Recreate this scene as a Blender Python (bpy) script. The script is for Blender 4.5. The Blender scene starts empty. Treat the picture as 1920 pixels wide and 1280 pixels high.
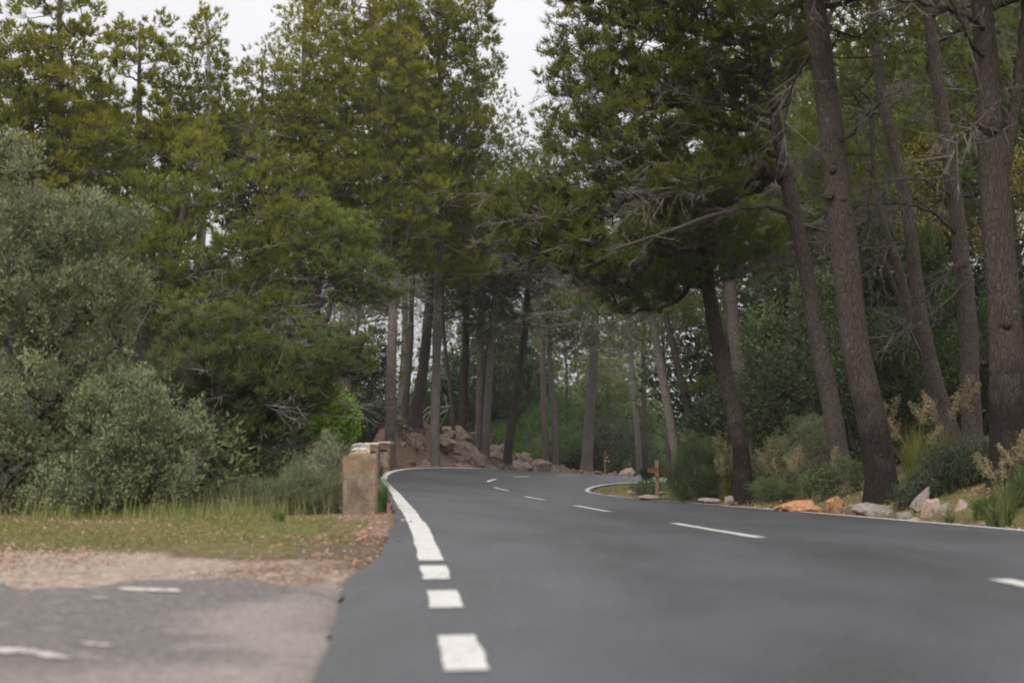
import bpy, math
import numpy as np
from math import radians as R, sin, cos, pi, tan, atan

C = bpy.context.scene
col = C.collection

# ------------------------------------------------------------------ camera, sky, sun, exposure
F_PX, CAM_H = 50.0 / 36.0 * 1920, 0.55
PITCH = atan(248.0 / F_PX)
cam_d = bpy.data.cameras.new('camera')
cam = bpy.data.objects.new('camera', cam_d)
col.objects.link(cam)
cam.location = (0, 0, CAM_H)
cam.rotation_euler = (pi / 2 + PITCH, 0, 0)
cam_d.lens, cam_d.sensor_width = 50, 36
cam_d.clip_start, cam_d.clip_end = 0.05, 5000
cam_d.dof.use_dof = True
cam_d.dof.focus_distance = 33.0
cam_d.dof.aperture_fstop = 1.7
C.camera = cam

SUN_EL, SUN_AZ = 42, 200          # compass-like: 0 = +Y, clockwise; behind and to the left of the camera
W = bpy.data.worlds.new('World')
C.world = W
W.use_nodes = True
wn, wl = W.node_tree.nodes, W.node_tree.links
bg = wn['Background']
bg.inputs[1].default_value = 0.12
sky = wn.new('ShaderNodeTexSky')
sky.sky_type = 'NISHITA'
sky.sun_disc = False
sky.sun_elevation = R(SUN_EL)
sky.sun_rotation = R(SUN_AZ)
sky.dust_density = 4.0
geo = wn.new('ShaderNodeTexCoord')
sep = wn.new('ShaderNodeSeparateXYZ')
wl.new(geo.outputs['Generated'], sep.inputs[0])
ov = wn.new('ShaderNodeMapRange')           # overcast cloud deck: zenith brighter than horizon (CIE overcast)
ov.inputs['From Min'].default_value, ov.inputs['From Max'].default_value = 0.0, 1.0
ov.inputs['To Min'].default_value, ov.inputs['To Max'].default_value = 2.65, 9.1
wl.new(sep.outputs['Z'], ov.inputs['Value'])
nz = wn.new('ShaderNodeTexNoise')
nz.inputs['Scale'].default_value = 2.2
nz.inputs['Detail'].default_value = 5
mpw = wn.new('ShaderNodeMapping'); mpw.inputs['Scale'].default_value = (1, 1, 3.0)
wl.new(geo.outputs['Generated'], mpw.inputs[0]); wl.new(mpw.outputs[0], nz.inputs['Vector'])
nr = wn.new('ShaderNodeMapRange')
nr.inputs['From Min'].default_value, nr.inputs['From Max'].default_value = 0.3, 0.7
nr.inputs['To Min'].default_value, nr.inputs['To Max'].default_value = 0.93, 1.06
wl.new(nz.outputs['Fac'], nr.inputs['Value'])
mul = wn.new('ShaderNodeMath'); mul.operation = 'MULTIPLY'
wl.new(ov.outputs[0], mul.inputs[0]); wl.new(nr.outputs[0], mul.inputs[1])
cl = wn.new('ShaderNodeVectorMath'); cl.operation = 'SCALE'
cl.inputs[0].default_value = (1.0, 0.962, 0.962)
wl.new(mul.outputs[0], cl.inputs['Scale'])
mx = wn.new('ShaderNodeMix'); mx.data_type = 'RGBA'
mx.inputs['Factor'].default_value = 0.88
wl.new(sky.outputs[0], mx.inputs[6]); wl.new(cl.outputs[0], mx.inputs[7])
wl.new(mx.outputs[2], bg.inputs[0])

sd = bpy.data.lights.new('sun', 'SUN')
sd.energy, sd.angle, sd.color = 1.5, R(18), (1.0, 0.95, 0.88)
sun = bpy.data.objects.new('sun', sd)
col.objects.link(sun)
az, el = R(SUN_AZ), R(SUN_EL)
from mathutils import Vector
sun.rotation_euler = Vector((sin(az) * cos(el), cos(az) * cos(el), sin(el))).to_track_quat('Z', 'Y').to_euler()
sun.location = (-20, -30, 60)

C.view_settings.view_transform = 'Standard'
C.view_settings.look = 'None'
C.view_settings.gamma = 1
C.view_settings.use_curve_mapping = False
C.view_settings.exposure = 0.90
cy = C.cycles
cy.max_bounces, cy.diffuse_bounces, cy.glossy_bounces = 8, 7, 2
cy.transmission_bounces, cy.transparent_max_bounces, cy.volume_bounces = 3, 8, 1
cy.filter_width = 1.9                  # a soft wide-open lens
cy.use_denoising = True
cy.denoising_prefilter = 'NONE'          # keeps the fine needles
cy.caustics_reflective = cy.caustics_refractive = False

# ------------------------------------------------------------------ helpers
def P(px, py, D):
    """point seen at photo pixel (px, py) that lies D metres ahead of the camera"""
    x, y = (px - 960) / F_PX, (640 - py) / F_PX
    d = np.array([x, -sin(PITCH) * y + cos(PITCH), cos(PITCH) * y + sin(PITCH)])
    return np.array([0, 0, CAM_H]) + d * (D / d[1])

def mpp(D):
    return D / F_PX

def rng(seed):
    return np.random.default_rng(seed)

def unit(v):
    return v / np.maximum(np.linalg.norm(v, axis=-1, keepdims=True), 1e-9)

class MB:
    """collects vertices and faces of one mesh"""
    def __init__(s):
        s.v, s.f, s.n = [], [], 0          # f: (index array (k, m), material)
        s.t = []
    def add(s, v, f, mat=0, tint=0.5):
        v = np.asarray(v, float).reshape(-1, 3)
        f = np.asarray(f, int)
        s.v.append(v)
        s.f.append((f + s.n, mat))
        s.t.append(np.broadcast_to(np.asarray(tint, float), (len(v),)).copy())
        s.n += len(v)
    def mesh(s, name, mats, smooth=False, offset=None):
        me = bpy.data.meshes.new(name)
        v = np.concatenate(s.v)
        if offset is not None:
            v = v - np.asarray(offset)
        me.vertices.add(len(v))
        me.vertices.foreach_set('co', v.ravel().astype(np.float32))
        li = np.concatenate([f.ravel() for f, m in s.f])
        tot = np.concatenate([np.full(len(f), f.shape[1]) for f, m in s.f])
        mi = np.concatenate([np.full(len(f), m) for f, m in s.f])
        me.loops.add(len(li))
        me.loops.foreach_set('vertex_index', li.astype(np.int32))
        me.polygons.add(len(tot))
        st = np.concatenate([[0], np.cumsum(tot)[:-1]])
        me.polygons.foreach_set('loop_start', st.astype(np.int32))
        me.polygons.foreach_set('material_index', mi.astype(np.int32))
        if isinstance(smooth, (set, tuple)):
            sm = np.isin(mi, list(smooth))
        else:
            sm = np.full(len(tot), bool(smooth))
        me.polygons.foreach_set('use_smooth', sm)
        a = me.attributes.new('tint', 'FLOAT', 'POINT')
        a.data.foreach_set('value', np.concatenate(s.t).astype(np.float32))
        for m in (mats if isinstance(mats, (list, tuple)) else [mats]):
            me.materials.append(m)
        me.update(calc_edges=True)
        me.validate()
        return me

def obj(name, me, parent=None, loc=None):
    o = bpy.data.objects.new(name, me)
    col.objects.link(o)
    if parent is not None:
        o.parent = parent
    if loc is not None:
        o.location = loc
    return o

def tag(o, label=None, cat=None, group=None, kind=None):
    if label: o['label'] = label
    if cat: o['category'] = cat
    if group: o['group'] = group
    if kind: o['kind'] = kind
    return o

def thing(name, label, cat, loc, group=None, rz=0.0):
    o = bpy.data.objects.new(name, None)
    col.objects.link(o)
    o.location = loc
    o.rotation_euler.z = rz
    o.empty_display_size = 0.2
    return tag(o, label, cat, group)

def dup(root, loc, rz=0.0, sc=1.0, label=None, group=None, sz=None):
    r = root.copy(); col.objects.link(r)
    r.location = loc
    r.rotation_euler = (0, 0, rz)
    r.scale = (sc, sc, sz if sz else sc)
    if label: r['label'] = label
    if group: r['group'] = group
    for ch in root.children:
        c = ch.copy(); col.objects.link(c); c.parent = r
        for g in ch.children:
            d = g.copy(); col.objects.link(d); d.parent = c
    return r

def hermite(t, ts, ps):
    """smooth interpolation through points ps at parameters ts"""
    ts, ps, t = np.asarray(ts, float), np.asarray(ps, float), np.asarray(t, float)
    m = np.zeros_like(ps)
    d = (ps[1:] - ps[:-1]) / (ts[1:] - ts[:-1])[:, None]
    m[0], m[-1] = d[0], d[-1]
    h = ts[1:] - ts[:-1]
    m[1:-1] = (d[:-1] * h[1:, None] + d[1:] * h[:-1, None]) / (h[1:] + h[:-1])[:, None]
    i = np.clip(np.searchsorted(ts, t) - 1, 0, len(ts) - 2)
    u = ((t - ts[i]) / h[i])[:, None]
    hh = h[i][:, None]
    return ((2*u**3 - 3*u**2 + 1) * ps[i] + (u**3 - 2*u**2 + u) * hh * m[i]
            + (-2*u**3 + 3*u**2) * ps[i+1] + (u**3 - u**2) * hh * m[i+1])

def sstep(a, b, x):
    t = np.clip((x - a) / (b - a), 0, 1)
    return t * t * (3 - 2 * t)

_pg = rng(5).random((256, 256))
def vnoise(x, y):
    x, y = np.asarray(x, float), np.asarray(y, float)
    xi, yi = np.floor(x).astype(int), np.floor(y).astype(int)
    fx, fy = x - xi, y - yi
    fx, fy = fx*fx*(3-2*fx), fy*fy*(3-2*fy)
    g = lambda a, b: _pg[a & 255, b & 255]
    return ((g(xi, yi)*(1-fx) + g(xi+1, yi)*fx)*(1-fy) + (g(xi, yi+1)*(1-fx) + g(xi+1, yi+1)*fx)*fy) * 2 - 1
def fbm(x, y, o=4):
    s, a, k = 0, 1, 1
    for i in range(o):
        s = s + a * vnoise(x*k + 17.3*i, y*k - 9.1*i); a *= .5; k *= 2.03
    return s

# ------------------------------------------------------------------ materials
class NT:
    def __init__(s, name):
        s.m = bpy.data.materials.new(name); s.m.use_nodes = True
        s.n, s.l = s.m.node_tree.nodes, s.m.node_tree.links
        s.b = s.n['Principled BSDF']
        s.out = s.n['Material Output']
        s.tc = s.n.new('ShaderNodeTexCoord')
    def node(s, t, **k):
        x = s.n.new('ShaderNode' + t)
        for a, v in k.items():
            setattr(x, a, v)
        return x
    def link(s, a, b): s.l.new(a, b)
    def mapped(s, scale, coord='Object', rot=(0, 0, 0)):
        mp = s.node('Mapping'); mp.inputs['Scale'].default_value = scale; mp.inputs['Rotation'].default_value = rot
        s.link(s.tc.outputs[coord], mp.inputs[0]); return mp.outputs[0]
    def noise(s, scale, detail=4, rough=.55, vec=None, dist=0):
        x = s.node('TexNoise'); x.inputs['Scale'].default_value = scale
        x.inputs['Detail'].default_value = detail; x.inputs['Roughness'].default_value = rough
        x.inputs['Distortion'].default_value = dist
        s.link(vec if vec is not None else s.tc.outputs['Object'], x.inputs['Vector'])
        return x.outputs['Fac']
    def voro(s, scale, vec=None, feature='F1', out='Distance'):
        x = s.node('TexVoronoi', feature=feature); x.inputs['Scale'].default_value = scale
        s.link(vec if vec is not None else s.tc.outputs['Object'], x.inputs['Vector'])
        return x.outputs[out]
    def ramp(s, fac, stops):
        x = s.node('ValToRGB'); e = x.color_ramp.elements
        while len(e) < len(stops): e.new(0.5)
        for i, (p, c) in enumerate(stops):
            e[i].position = p; e[i].color = (*c, 1) if len(c) == 3 else c
        s.link(fac, x.inputs[0]); return x.outputs[0]
    def mix(s, fac, a, b, mode='MIX'):
        x = s.node('Mix', data_type='RGBA', blend_type=mode)
        for sock, v in ((x.inputs[0], fac), (x.inputs[6], a), (x.inputs[7], b)):
            if isinstance(v, (int, float)): sock.default_value = v
            elif isinstance(v, tuple): sock.default_value = (*v, 1)
            else: s.link(v, sock)
        return x.outputs[2]
    def math(s, op, a, b=0.0):
        x = s.node('Math', operation=op)
        for sock, v in ((x.inputs[0], a), (x.inputs[1], b)):
            if isinstance(v, (int, float)): sock.default_value = v
            else: s.link(v, sock)
        return x.outputs[0]
    def rng(s, v, a, b, c, d):
        x = s.node('MapRange'); s.link(v, x.inputs[0])
        for i, k in enumerate((a, b, c, d)): x.inputs[i+1].default_value = k
        return x.outputs[0]
    def attr(s, name='tint'):
        x = s.node('Attribute', attribute_name=name); return x.outputs['Fac']
    def bump(s, h, strength=.5, dist=.02):
        x = s.node('Bump'); x.inputs['Strength'].default_value = strength; x.inputs['Distance'].default_value = dist
        s.link(h, x.inputs['Height']); s.link(x.outputs[0], s.b.inputs['Normal'])
    def done(s, color=None, rough=.8, spec=.3):
        if color is not None:
            if isinstance(color, tuple): s.b.inputs['Base Color'].default_value = (*color, 1)
            else: s.link(color, s.b.inputs['Base Color'])
        if isinstance(rough, (int, float)): s.b.inputs['Roughness'].default_value = rough
        else: s.link(rough, s.b.inputs['Roughness'])
        s.b.inputs['Specular IOR Level'].default_value = spec
        return s.m

def leaf_mat(name, c0, c1, c2, trans=.25, rough=.6, spec=.25, hue=.06):
    """foliage: tint attribute runs from old to young leaves; every plant differs a little"""
    t = NT(name)
    c = t.ramp(t.attr(), [(0.0, c0), (0.5, c1), (1.0, c2)])
    oi = t.node('ObjectInfo')
    hs = t.node('HueSaturation')
    t.link(t.rng(oi.outputs['Random'], 0, 1, .5 - hue * .3, .5 + hue * .3), hs.inputs['Hue'])
    t.link(t.rng(oi.outputs['Random'], 0, 1, .86, 1.14), hs.inputs['Value'])
    t.link(c, hs.inputs['Color'])
    tr = t.node('BsdfTranslucent')
    t.link(hs.outputs[0], tr.inputs[0])
    mxs = t.node('MixShader'); mxs.inputs[0].default_value = trans
    t.link(t.b.outputs[0], mxs.inputs[1]); t.link(tr.outputs[0], mxs.inputs[2])
    t.link(mxs.outputs[0], t.out.inputs[0])
    return t.done(hs.outputs[0], rough, spec)

M = {}
M['needle'] = leaf_mat('pine_needles', (.098, .138, .036), (.160, .200, .042), (.27, .295, .060), trans=.5, hue=.012)
M['needle_olive'] = leaf_mat('pine_needles_crown', (.112, .144, .030), (.205, .210, .026), (.345, .315, .040), trans=.5, hue=.012)
M['needle_dark'] = leaf_mat('pine_needles_dark', (.096, .122, .028), (.172, .190, .032), (.285, .275, .045), trans=.5, hue=.012)
M['needle_shade'] = leaf_mat('pine_needles_grey_green', (.084, .112, .042), (.134, .166, .052), (.22, .245, .070), trans=.5, hue=.012)
M['olive'] = leaf_mat('olive_leaves', (.115, .140, .075), (.205, .240, .125), (.38, .42, .225), trans=.3, rough=.5)
M['shrub'] = leaf_mat('shrub_leaves', (.050, .068, .028), (.088, .125, .048), (.155, .19, .072), rough=.5)
M['oak'] = leaf_mat('dark_evergreen_leaves', (.026, .040, .022), (.048, .072, .036), (.092, .120, .054), rough=.45, spec=.3)
M['bright'] = leaf_mat('bright_green_leaves', (.12, .22, .022), (.23, .38, .035), (.36, .50, .06), trans=.35)
M['lime'] = leaf_mat('young_green_leaves', (.045, .090, .020), (.075, .140, .030), (.13, .20, .045), trans=.3)
M['yellow'] = leaf_mat('yellow_flowering_leaves', (.13, .135, .03), (.24, .225, .045), (.40, .36, .07))
M['broom'] = leaf_mat('broom_twigs', (.070, .090, .040), (.105, .140, .060), (.17, .20, .10))
M['grass'] = leaf_mat('grass_blades', (.10, .115, .03), (.165, .19, .05), (.30, .27, .11), trans=.3)
M['reed'] = leaf_mat('tall_grass_blades', (.06, .085, .03), (.12, .15, .05), (.24, .24, .10), trans=.25)
M['plume'] = leaf_mat('dry_seed_plumes', (.20, .165, .085), (.32, .27, .15), (.44, .38, .24), trans=.3)
M['litter'] = leaf_mat('dry_leaf_litter', (.20, .10, .055), (.37, .225, .14), (.52, .40, .29), trans=.05)

def bark_mat(name, dark, mid, light, sc=1.0, char=False):
    t = NT(name)
    v = t.mapped((15*sc, 15*sc, 3.6*sc))
    plates = t.voro(1.6, v, 'DISTANCE_TO_EDGE')
    fiss = t.rng(plates, 0.0, 0.16, 0, 1)
    fine = t.noise(3.2, 8, .7, v, .6)
    big = t.noise(1.4, 4)
    c = t.ramp(fine, [(.28, dark), (.5, mid), (.74, light)])
    c = t.mix(t.rng(fiss, 0, 1, .42, 0), c, dark)
    c = t.mix(t.rng(big, .4, .7, 0, .35), c, light)
    sp = t.noise(26*sc, 2, .5)
    c = t.mix(t.rng(sp, .62, .72, 0, .45), c, tuple(min(1, k*1.7) for k in light))
    if char:                                    # old scorch marks, ragged, on the lowest two metres
        sx = t.node('SeparateXYZ'); t.link(t.tc.outputs['Object'], sx.inputs[0])
        sc_ = t.math('ADD', t.rng(sx.outputs['Z'], .2, 2.6, .55, -.1), t.math('SUBTRACT', t.noise(2.3, 6, .7), .35))
        c = t.mix(t.rng(sc_, .30, .55, 0, .85), c, (.016, .013, .012))
    oi = t.node('ObjectInfo')
    hs = t.node('HueSaturation'); t.link(c, hs.inputs['Color'])
    t.link(t.rng(oi.outputs['Random'], 0, 1, .85, 1.18), hs.inputs['Value'])
    h = t.math('ADD', t.math('MULTIPLY', fiss, .6), fine)
    t.bump(h, .9, .03)
    return t.done(hs.outputs[0], .9, .15)
M['bark'] = bark_mat('pine_bark_grey_brown', (.042, .033, .028), (.100, .081, .070), (.175, .147, .128))
M['bark_light'] = bark_mat('pine_bark_pale_grey', (.085, .072, .064), (.205, .180, .162), (.32, .29, .265))
M['bark_mid'] = bark_mat('pine_bark_scorched', (.020, .0155, .013), (.055, .043, .036), (.110, .090, .077), char=True)
M['bark_dark'] = bark_mat('pine_bark_dark', (.034, .028, .025), (.098, .081, .073), (.175, .150, .137))
M['scar'] = NT('branch_scar_wood').done((.27, .20, .13), .9, .1)
M['twig'] = NT('grey_dead_twigs').done((.17, .15, .14), .9, .1)
M['wood_pale'] = bark_mat('bleached_deadwood', (.30, .26, .23), (.42, .38, .35), (.55, .52, .48), 2)

def rock_mat(name, c0, c1, c2, lichen=(.42, .41, .38), lf=.25):
    t = NT(name)
    n1 = t.noise(3.0, 8, .65); n2 = t.noise(11, 6, .7, None, .5)
    c = t.ramp(n1, [(.3, c0), (.5, c1), (.7, c2)])
    c = t.mix(t.rng(n2, .45, .65, 0, .6), c, c0)
    c = t.mix(t.rng(t.noise(6, 5, .7), .52, .66, 0, lf), c, lichen)
    t.bump(t.math('ADD', n2, t.noise(38, 5, .7)), .8, .03)
    return t.done(c, .9, .2)
M['rock_grey'] = rock_mat('limestone_grey', (.20, .16, .135), (.36, .31, .27), (.50, .455, .415))
M['rock_orange'] = rock_mat('limestone_orange', (.34, .16, .075), (.56, .29, .15), (.66, .45, .30), lf=.15)
M['rock_red'] = rock_mat('limestone_red_stained', (.12, .078, .056), (.30, .225, .175), (.50, .44, .385), lf=.45)
M['rock_mixed'] = rock_mat('limestone_mixed', (.44, .20, .09), (.44, .375, .34), (.58, .54, .51))

# ------------------------------------------------------------------ road geometry
def tri_pts(lst):
    return [s for s, p in lst], [p for s, p in lst]

Lc = [(-14, (1.45, -14.2, -.16)), (0, (.20, -.25, -.12)), (5, P(868, 1238, 5.0)), (8.7, P(811, 1060, 8.6)),
      (12.5, P(783, 985, 12.3)), (15.6, P(761, 952, 15.4)), (18.5, P(750, 938, 18.3)), (24.2, P(741, 925, 24)),
      (31.7, P(729, 912, 31.6)), (37.2, P(721.5, 902.5, 37)), (40.6, P(720.5, 895, 40.5)), (43, P(725, 889, 43)),
      (45, P(737, 883.5, 45)), (47, P(765, 879, 47.1)), (50.5, P(830, 876.8, 50.7)), (54.3, P(890, 877.6, 55)),
      (60.6, P(957, 880.8, 61.5)), (66.5, P(1040, 885, 67.7)), (70.8, (4.0, 72.1, .53)), (79.3, (9.6, 81.6, .27)),
      (88, (16.5, 88.9, .0)), (100, (28.3, 96.4, -.5)), (130, (58.6, 114.5, -1.6)), (170, (93, 136, -3.0))]
Cc = [(-14, (4.30, -14, -.10)), (0, (3.07, 0, -.06)), (5, (2.63, 5, -.02)), (8.7, P(1700, 1052, 8.7)), (11.7, P(1425, 1008.5, 11.7)),
      (15.2, P(1263.6, 981.5, 15.2)), (19.7, P(1140, 959.4, 19.7)), (23.2, P(1078, 948, 23.2)), (27.7, P(1019.5, 937.2, 27.7)),
      (31.2, P(985, 930.8, 31.2)), (35.7, P(952, 920, 35.7)), (39.2, P(927.5, 913.5, 39.2)), (43.6, P(914.5, 903.3, 43.6)),
      (47, P(930.5, 898, 47)), (51.2, P(963, 894.2, 51.2)), (54.5, P(993, 893, 54.5)), (58.3, P(1047, 891.8, 58.3)),
      (61.6, P(1079, 891.5, 61.6)), (70.8, (6.6, 70.8, .38)), (79.3, (11.9, 79.3, .22)), (88, (18.5, 86.8, -.02)),
      (100, (30, 94, -.5)), (130, (60, 112, -1.6)), (170, (94.5, 133.5, -3.0))]
Rc = [(-14, (7.15, -13.8, -.04)), (0, (5.95, .25, -.02)), (5, (5.5, 5.2, .01)), (8.7, (5.2, 8.9, .015)), (12, P(2051, 1006.5, 12.2)), (19.7, P(1520, 961, 19.9)),
      (27.8, P(1292, 942.5, 28)), (35.7, P(1166, 931.5, 36)), (40.8, P(1114, 924.5, 41)), (44, P(1101, 920.5, 44.2)),
      (47.2, P(1102.5, 917, 47)), (51, P(1113, 912.5, 50.6)), (54.5, P(1134, 908.5, 54)), (61.6, P(1201, 904.2, 60.7)),
      (70.8, P(1313, 901.5, 69.5)), (79.3, (14.2, 77.5, .15)), (88, (20.5, 84.7, -.05)), (100, (31.7, 91.6, -.5)),
      (130, (61.4, 109.5, -1.6)), (170, (96, 131, -3.0))]
def curve(lst, t):
    s, p = tri_pts(lst); return hermite(t, s, p)
SS = np.concatenate([np.arange(-14, 0, 1.0), np.arange(0, 75, .35), np.arange(75, 170.1, 1.5)])
SL, SC, SR = curve(Lc, SS), curve(Cc, SS), curve(Rc, SS)
def smooth_z(a):
    z = a[:, 2].copy()
    for k in range(3):
        z[1:-1] = .25*z[:-2] + .5*z[1:-1] + .25*z[2:]
    a[:, 2] = z
for a in (SL, SC, SR): smooth_z(a)
shl = np.interp(SS, [0, 4.6, 6, 8, 9.6, 11.5, 13, 15, 170], [.50, .48, .49, .49, .30, .27, .18, .14, .14])
shr = np.full_like(SS, .13)
shl = shl + .03*fbm(SS*1.7, SS*0+3, 3) ; shr = shr + .03*fbm(SS*1.3, SS*0+8, 3)
def side(a, b, w):
    d = a - b; L = np.linalg.norm(d[:, :2], axis=1)
    return a + d / L[:, None] * w[:, None]
SEL, SER = side(SL, SC, shl), side(SR, SC, shr)

def surf(s, lat):
    """point on the road: lat from -1 (left line) through 0 (centre) to 1 (right line)"""
    i = np.clip(np.searchsorted(SS, s) - 1, 0, len(SS) - 2)
    u = ((s - SS[i]) / (SS[i+1] - SS[i]))[:, None]
    l, c, r = (a[i]*(1-u) + a[i+1]*u for a in (SL, SC, SR))
    lat = np.broadcast_to(lat, s.shape)[:, None]
    return np.where(lat < 0, c + (c - l) * lat, c + (r - c) * lat)

def strip(name, rows, mat, up, under=None):
    """sheet lofted through a list of (n,3) rows"""
    b = MB(); k, n = len(rows), len(rows[0])
    v = np.stack(rows, 1).reshape(-1, 3) + np.array([0, 0, up])
    i, j = np.meshgrid(np.arange(n-1), np.arange(k-1), indexing='ij')
    a = (i*k + j).ravel()
    b.add(v, np.stack([a, a+1, a+k+1, a+k], 1), 0, np.tile(under if under is not None else np.full(k, .5), n))
    return obj(name, b.mesh(name, mat, True))

t = NT('road_asphalt')
n1 = t.noise(55, 4, .7); n2 = t.noise(1.1, 5, .6, t.mapped((1, .35, 1))); n3 = t.noise(9, 3)
c = t.ramp(n1, [(.3, (.023, .025, .029)), (.5, (.043, .046, .051)), (.72, (.088, .092, .099))])
c = t.mix(t.rng(n2, .35, .7, 0, .4), c, (.076, .083, .097))
c = t.mix(t.rng(n3, .55, .75, 0, .3), c, (.040, .040, .044))
c = t.mix(t.math('MULTIPLY', t.rng(t.attr(), .2, .9, 0, .30), t.rng(t.noise(.5, 4, .6), .3, .7, .3, 1)), c, (.098, .105, .120))      # wheel tracks polished paler
st = t.noise(.9, 6, .7, t.mapped((1.0, .5, 1)), 1.0)
c = t.mix(t.rng(st, .60, .70, 0, .35), c, (.036, .036, .039))                          # oil and damp stains
c = t.mix(t.rng(t.voro(90, None), .0, .10, .5, 0), c, (.20, .20, .205))                # pale aggregate
t.bump(t.noise(140, 3, .7), .35, .004)
M['asphalt'] = t.done(c, t.rng(n2, .3, .7, .36, .50), .6)
t = NT('road_paint')
w = t.noise(24, 5, .7)
w = t.math('ADD', t.math('MULTIPLY', w, .7), t.math('MULTIPLY', t.noise(2.2, 4, .6), .3))
c = t.ramp(w, [(.34, (.22, .22, .215)), (.46, (.47, .465, .445)), (.7, (.55, .545, .52))])
t.bump(t.noise(120, 3), .2, .003)
M['paint'] = t.done(c, .55, .4)

mids = [SL + (SC - SL) * k for k in (.25, .5, .75)]
midr = [SC + (SR - SC) * k for k in (.33, .66)]
rd = strip('road', [SEL, SL] + mids + [SC] + midr + [SR, SER], M['asphalt'], 0, np.array([.15, .3, .85, .3, .9, .25, .9, .55, .3, .1]))
tag(rd, kind='structure')

def mark(name, s0, s1, lat, w, ragged=0.0, seed=0):
    s = np.arange(s0, s1, .35 if s1 - s0 > 2 else .12); s = np.append(s, s1) if s1 - s[-1] > .02 else s
    wl_ = np.linalg.norm((SL - SC)[:, :2], axis=1); hw = np.interp(s, SS, wl_) if lat < 0 else np.interp(s, SS, np.linalg.norm((SR - SC)[:, :2], axis=1))
    e = fbm(s*3.1 + seed, s*0 + 2.0, 3) * ragged
    e2 = fbm(s*3.1 + seed + 50, s*0 + 2.0, 3) * ragged
    if lat == 0:
        a, b_ = surf(s, -.5*w/hw + e), surf(s, .5*w/hw + e2)
    else:
        a, b_ = surf(s, lat + (-.5*w + e)/hw), surf(s, lat + (.5*w + e2)/hw)
    o = strip(name, [a, (a+b_)/2, b_], M['paint'], .006)
    return tag(o, kind='structure')

mark('edge_line', 9.0, 31.5, -1, .15, .008)
for a, b in ((3.2, 3.9), (4.75, 5.62), (6.55, 7.28), (7.85, 8.65)):
    mark('edge_dash', a, b, -1, .15, .006)
for a, b in ((32.0, 33.2), (33.8, 34.9), (35.6, 36.5), (37.4, 38.2)):
    mark('edge_dash', a, b, -1, .16, .012)
mark('edge_line', 38.9, 100, -1, .17, .01)
mark('edge_line', -10, 100, 1, .12, .008)
for a, b in ((-2.8, -.2), (4.3, 7.35), (11.7, 15.2), (19.7, 23.2), (27.7, 31.2), (35.7, 39.2), (43.6, 47.0), (51.2, 54.5), (58.5, 61.7), (66, 69.4), (74, 77.5)):
    mark('centre_dash', a, b, 0, .11, .004)

# ------------------------------------------------------------------ ground
_CS = SC[:, :2]
_T = np.gradient(_CS, axis=0); _T = _T / np.linalg.norm(_T, axis=1)[:, None]
def road_frame(x, y):
    """nearest station index, signed side (+ right), distance beyond the asphalt edge (negative inside)"""
    x, y = np.ravel(x), np.ravel(y)
    idx = np.empty(len(x), int)
    for k in range(0, len(x), 8000):
        d = (x[k:k+8000, None] - _CS[None, :, 0])**2 + (y[k:k+8000, None] - _CS[None, :, 1])**2
        idx[k:k+8000] = d.argmin(1)
    dx, dy = x - _CS[idx, 0], y - _CS[idx, 1]
    lat = dx * _T[idx, 1] - dy * _T[idx, 0]
    dist = np.sqrt(dx*dx + dy*dy)
    hwl = np.linalg.norm((SEL - SC)[idx, :2], axis=1); hwr = np.linalg.norm((SER - SC)[idx, :2], axis=1)
    d = np.where(lat < 0, dist - hwl, dist - hwr)
    return idx, lat, d

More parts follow.
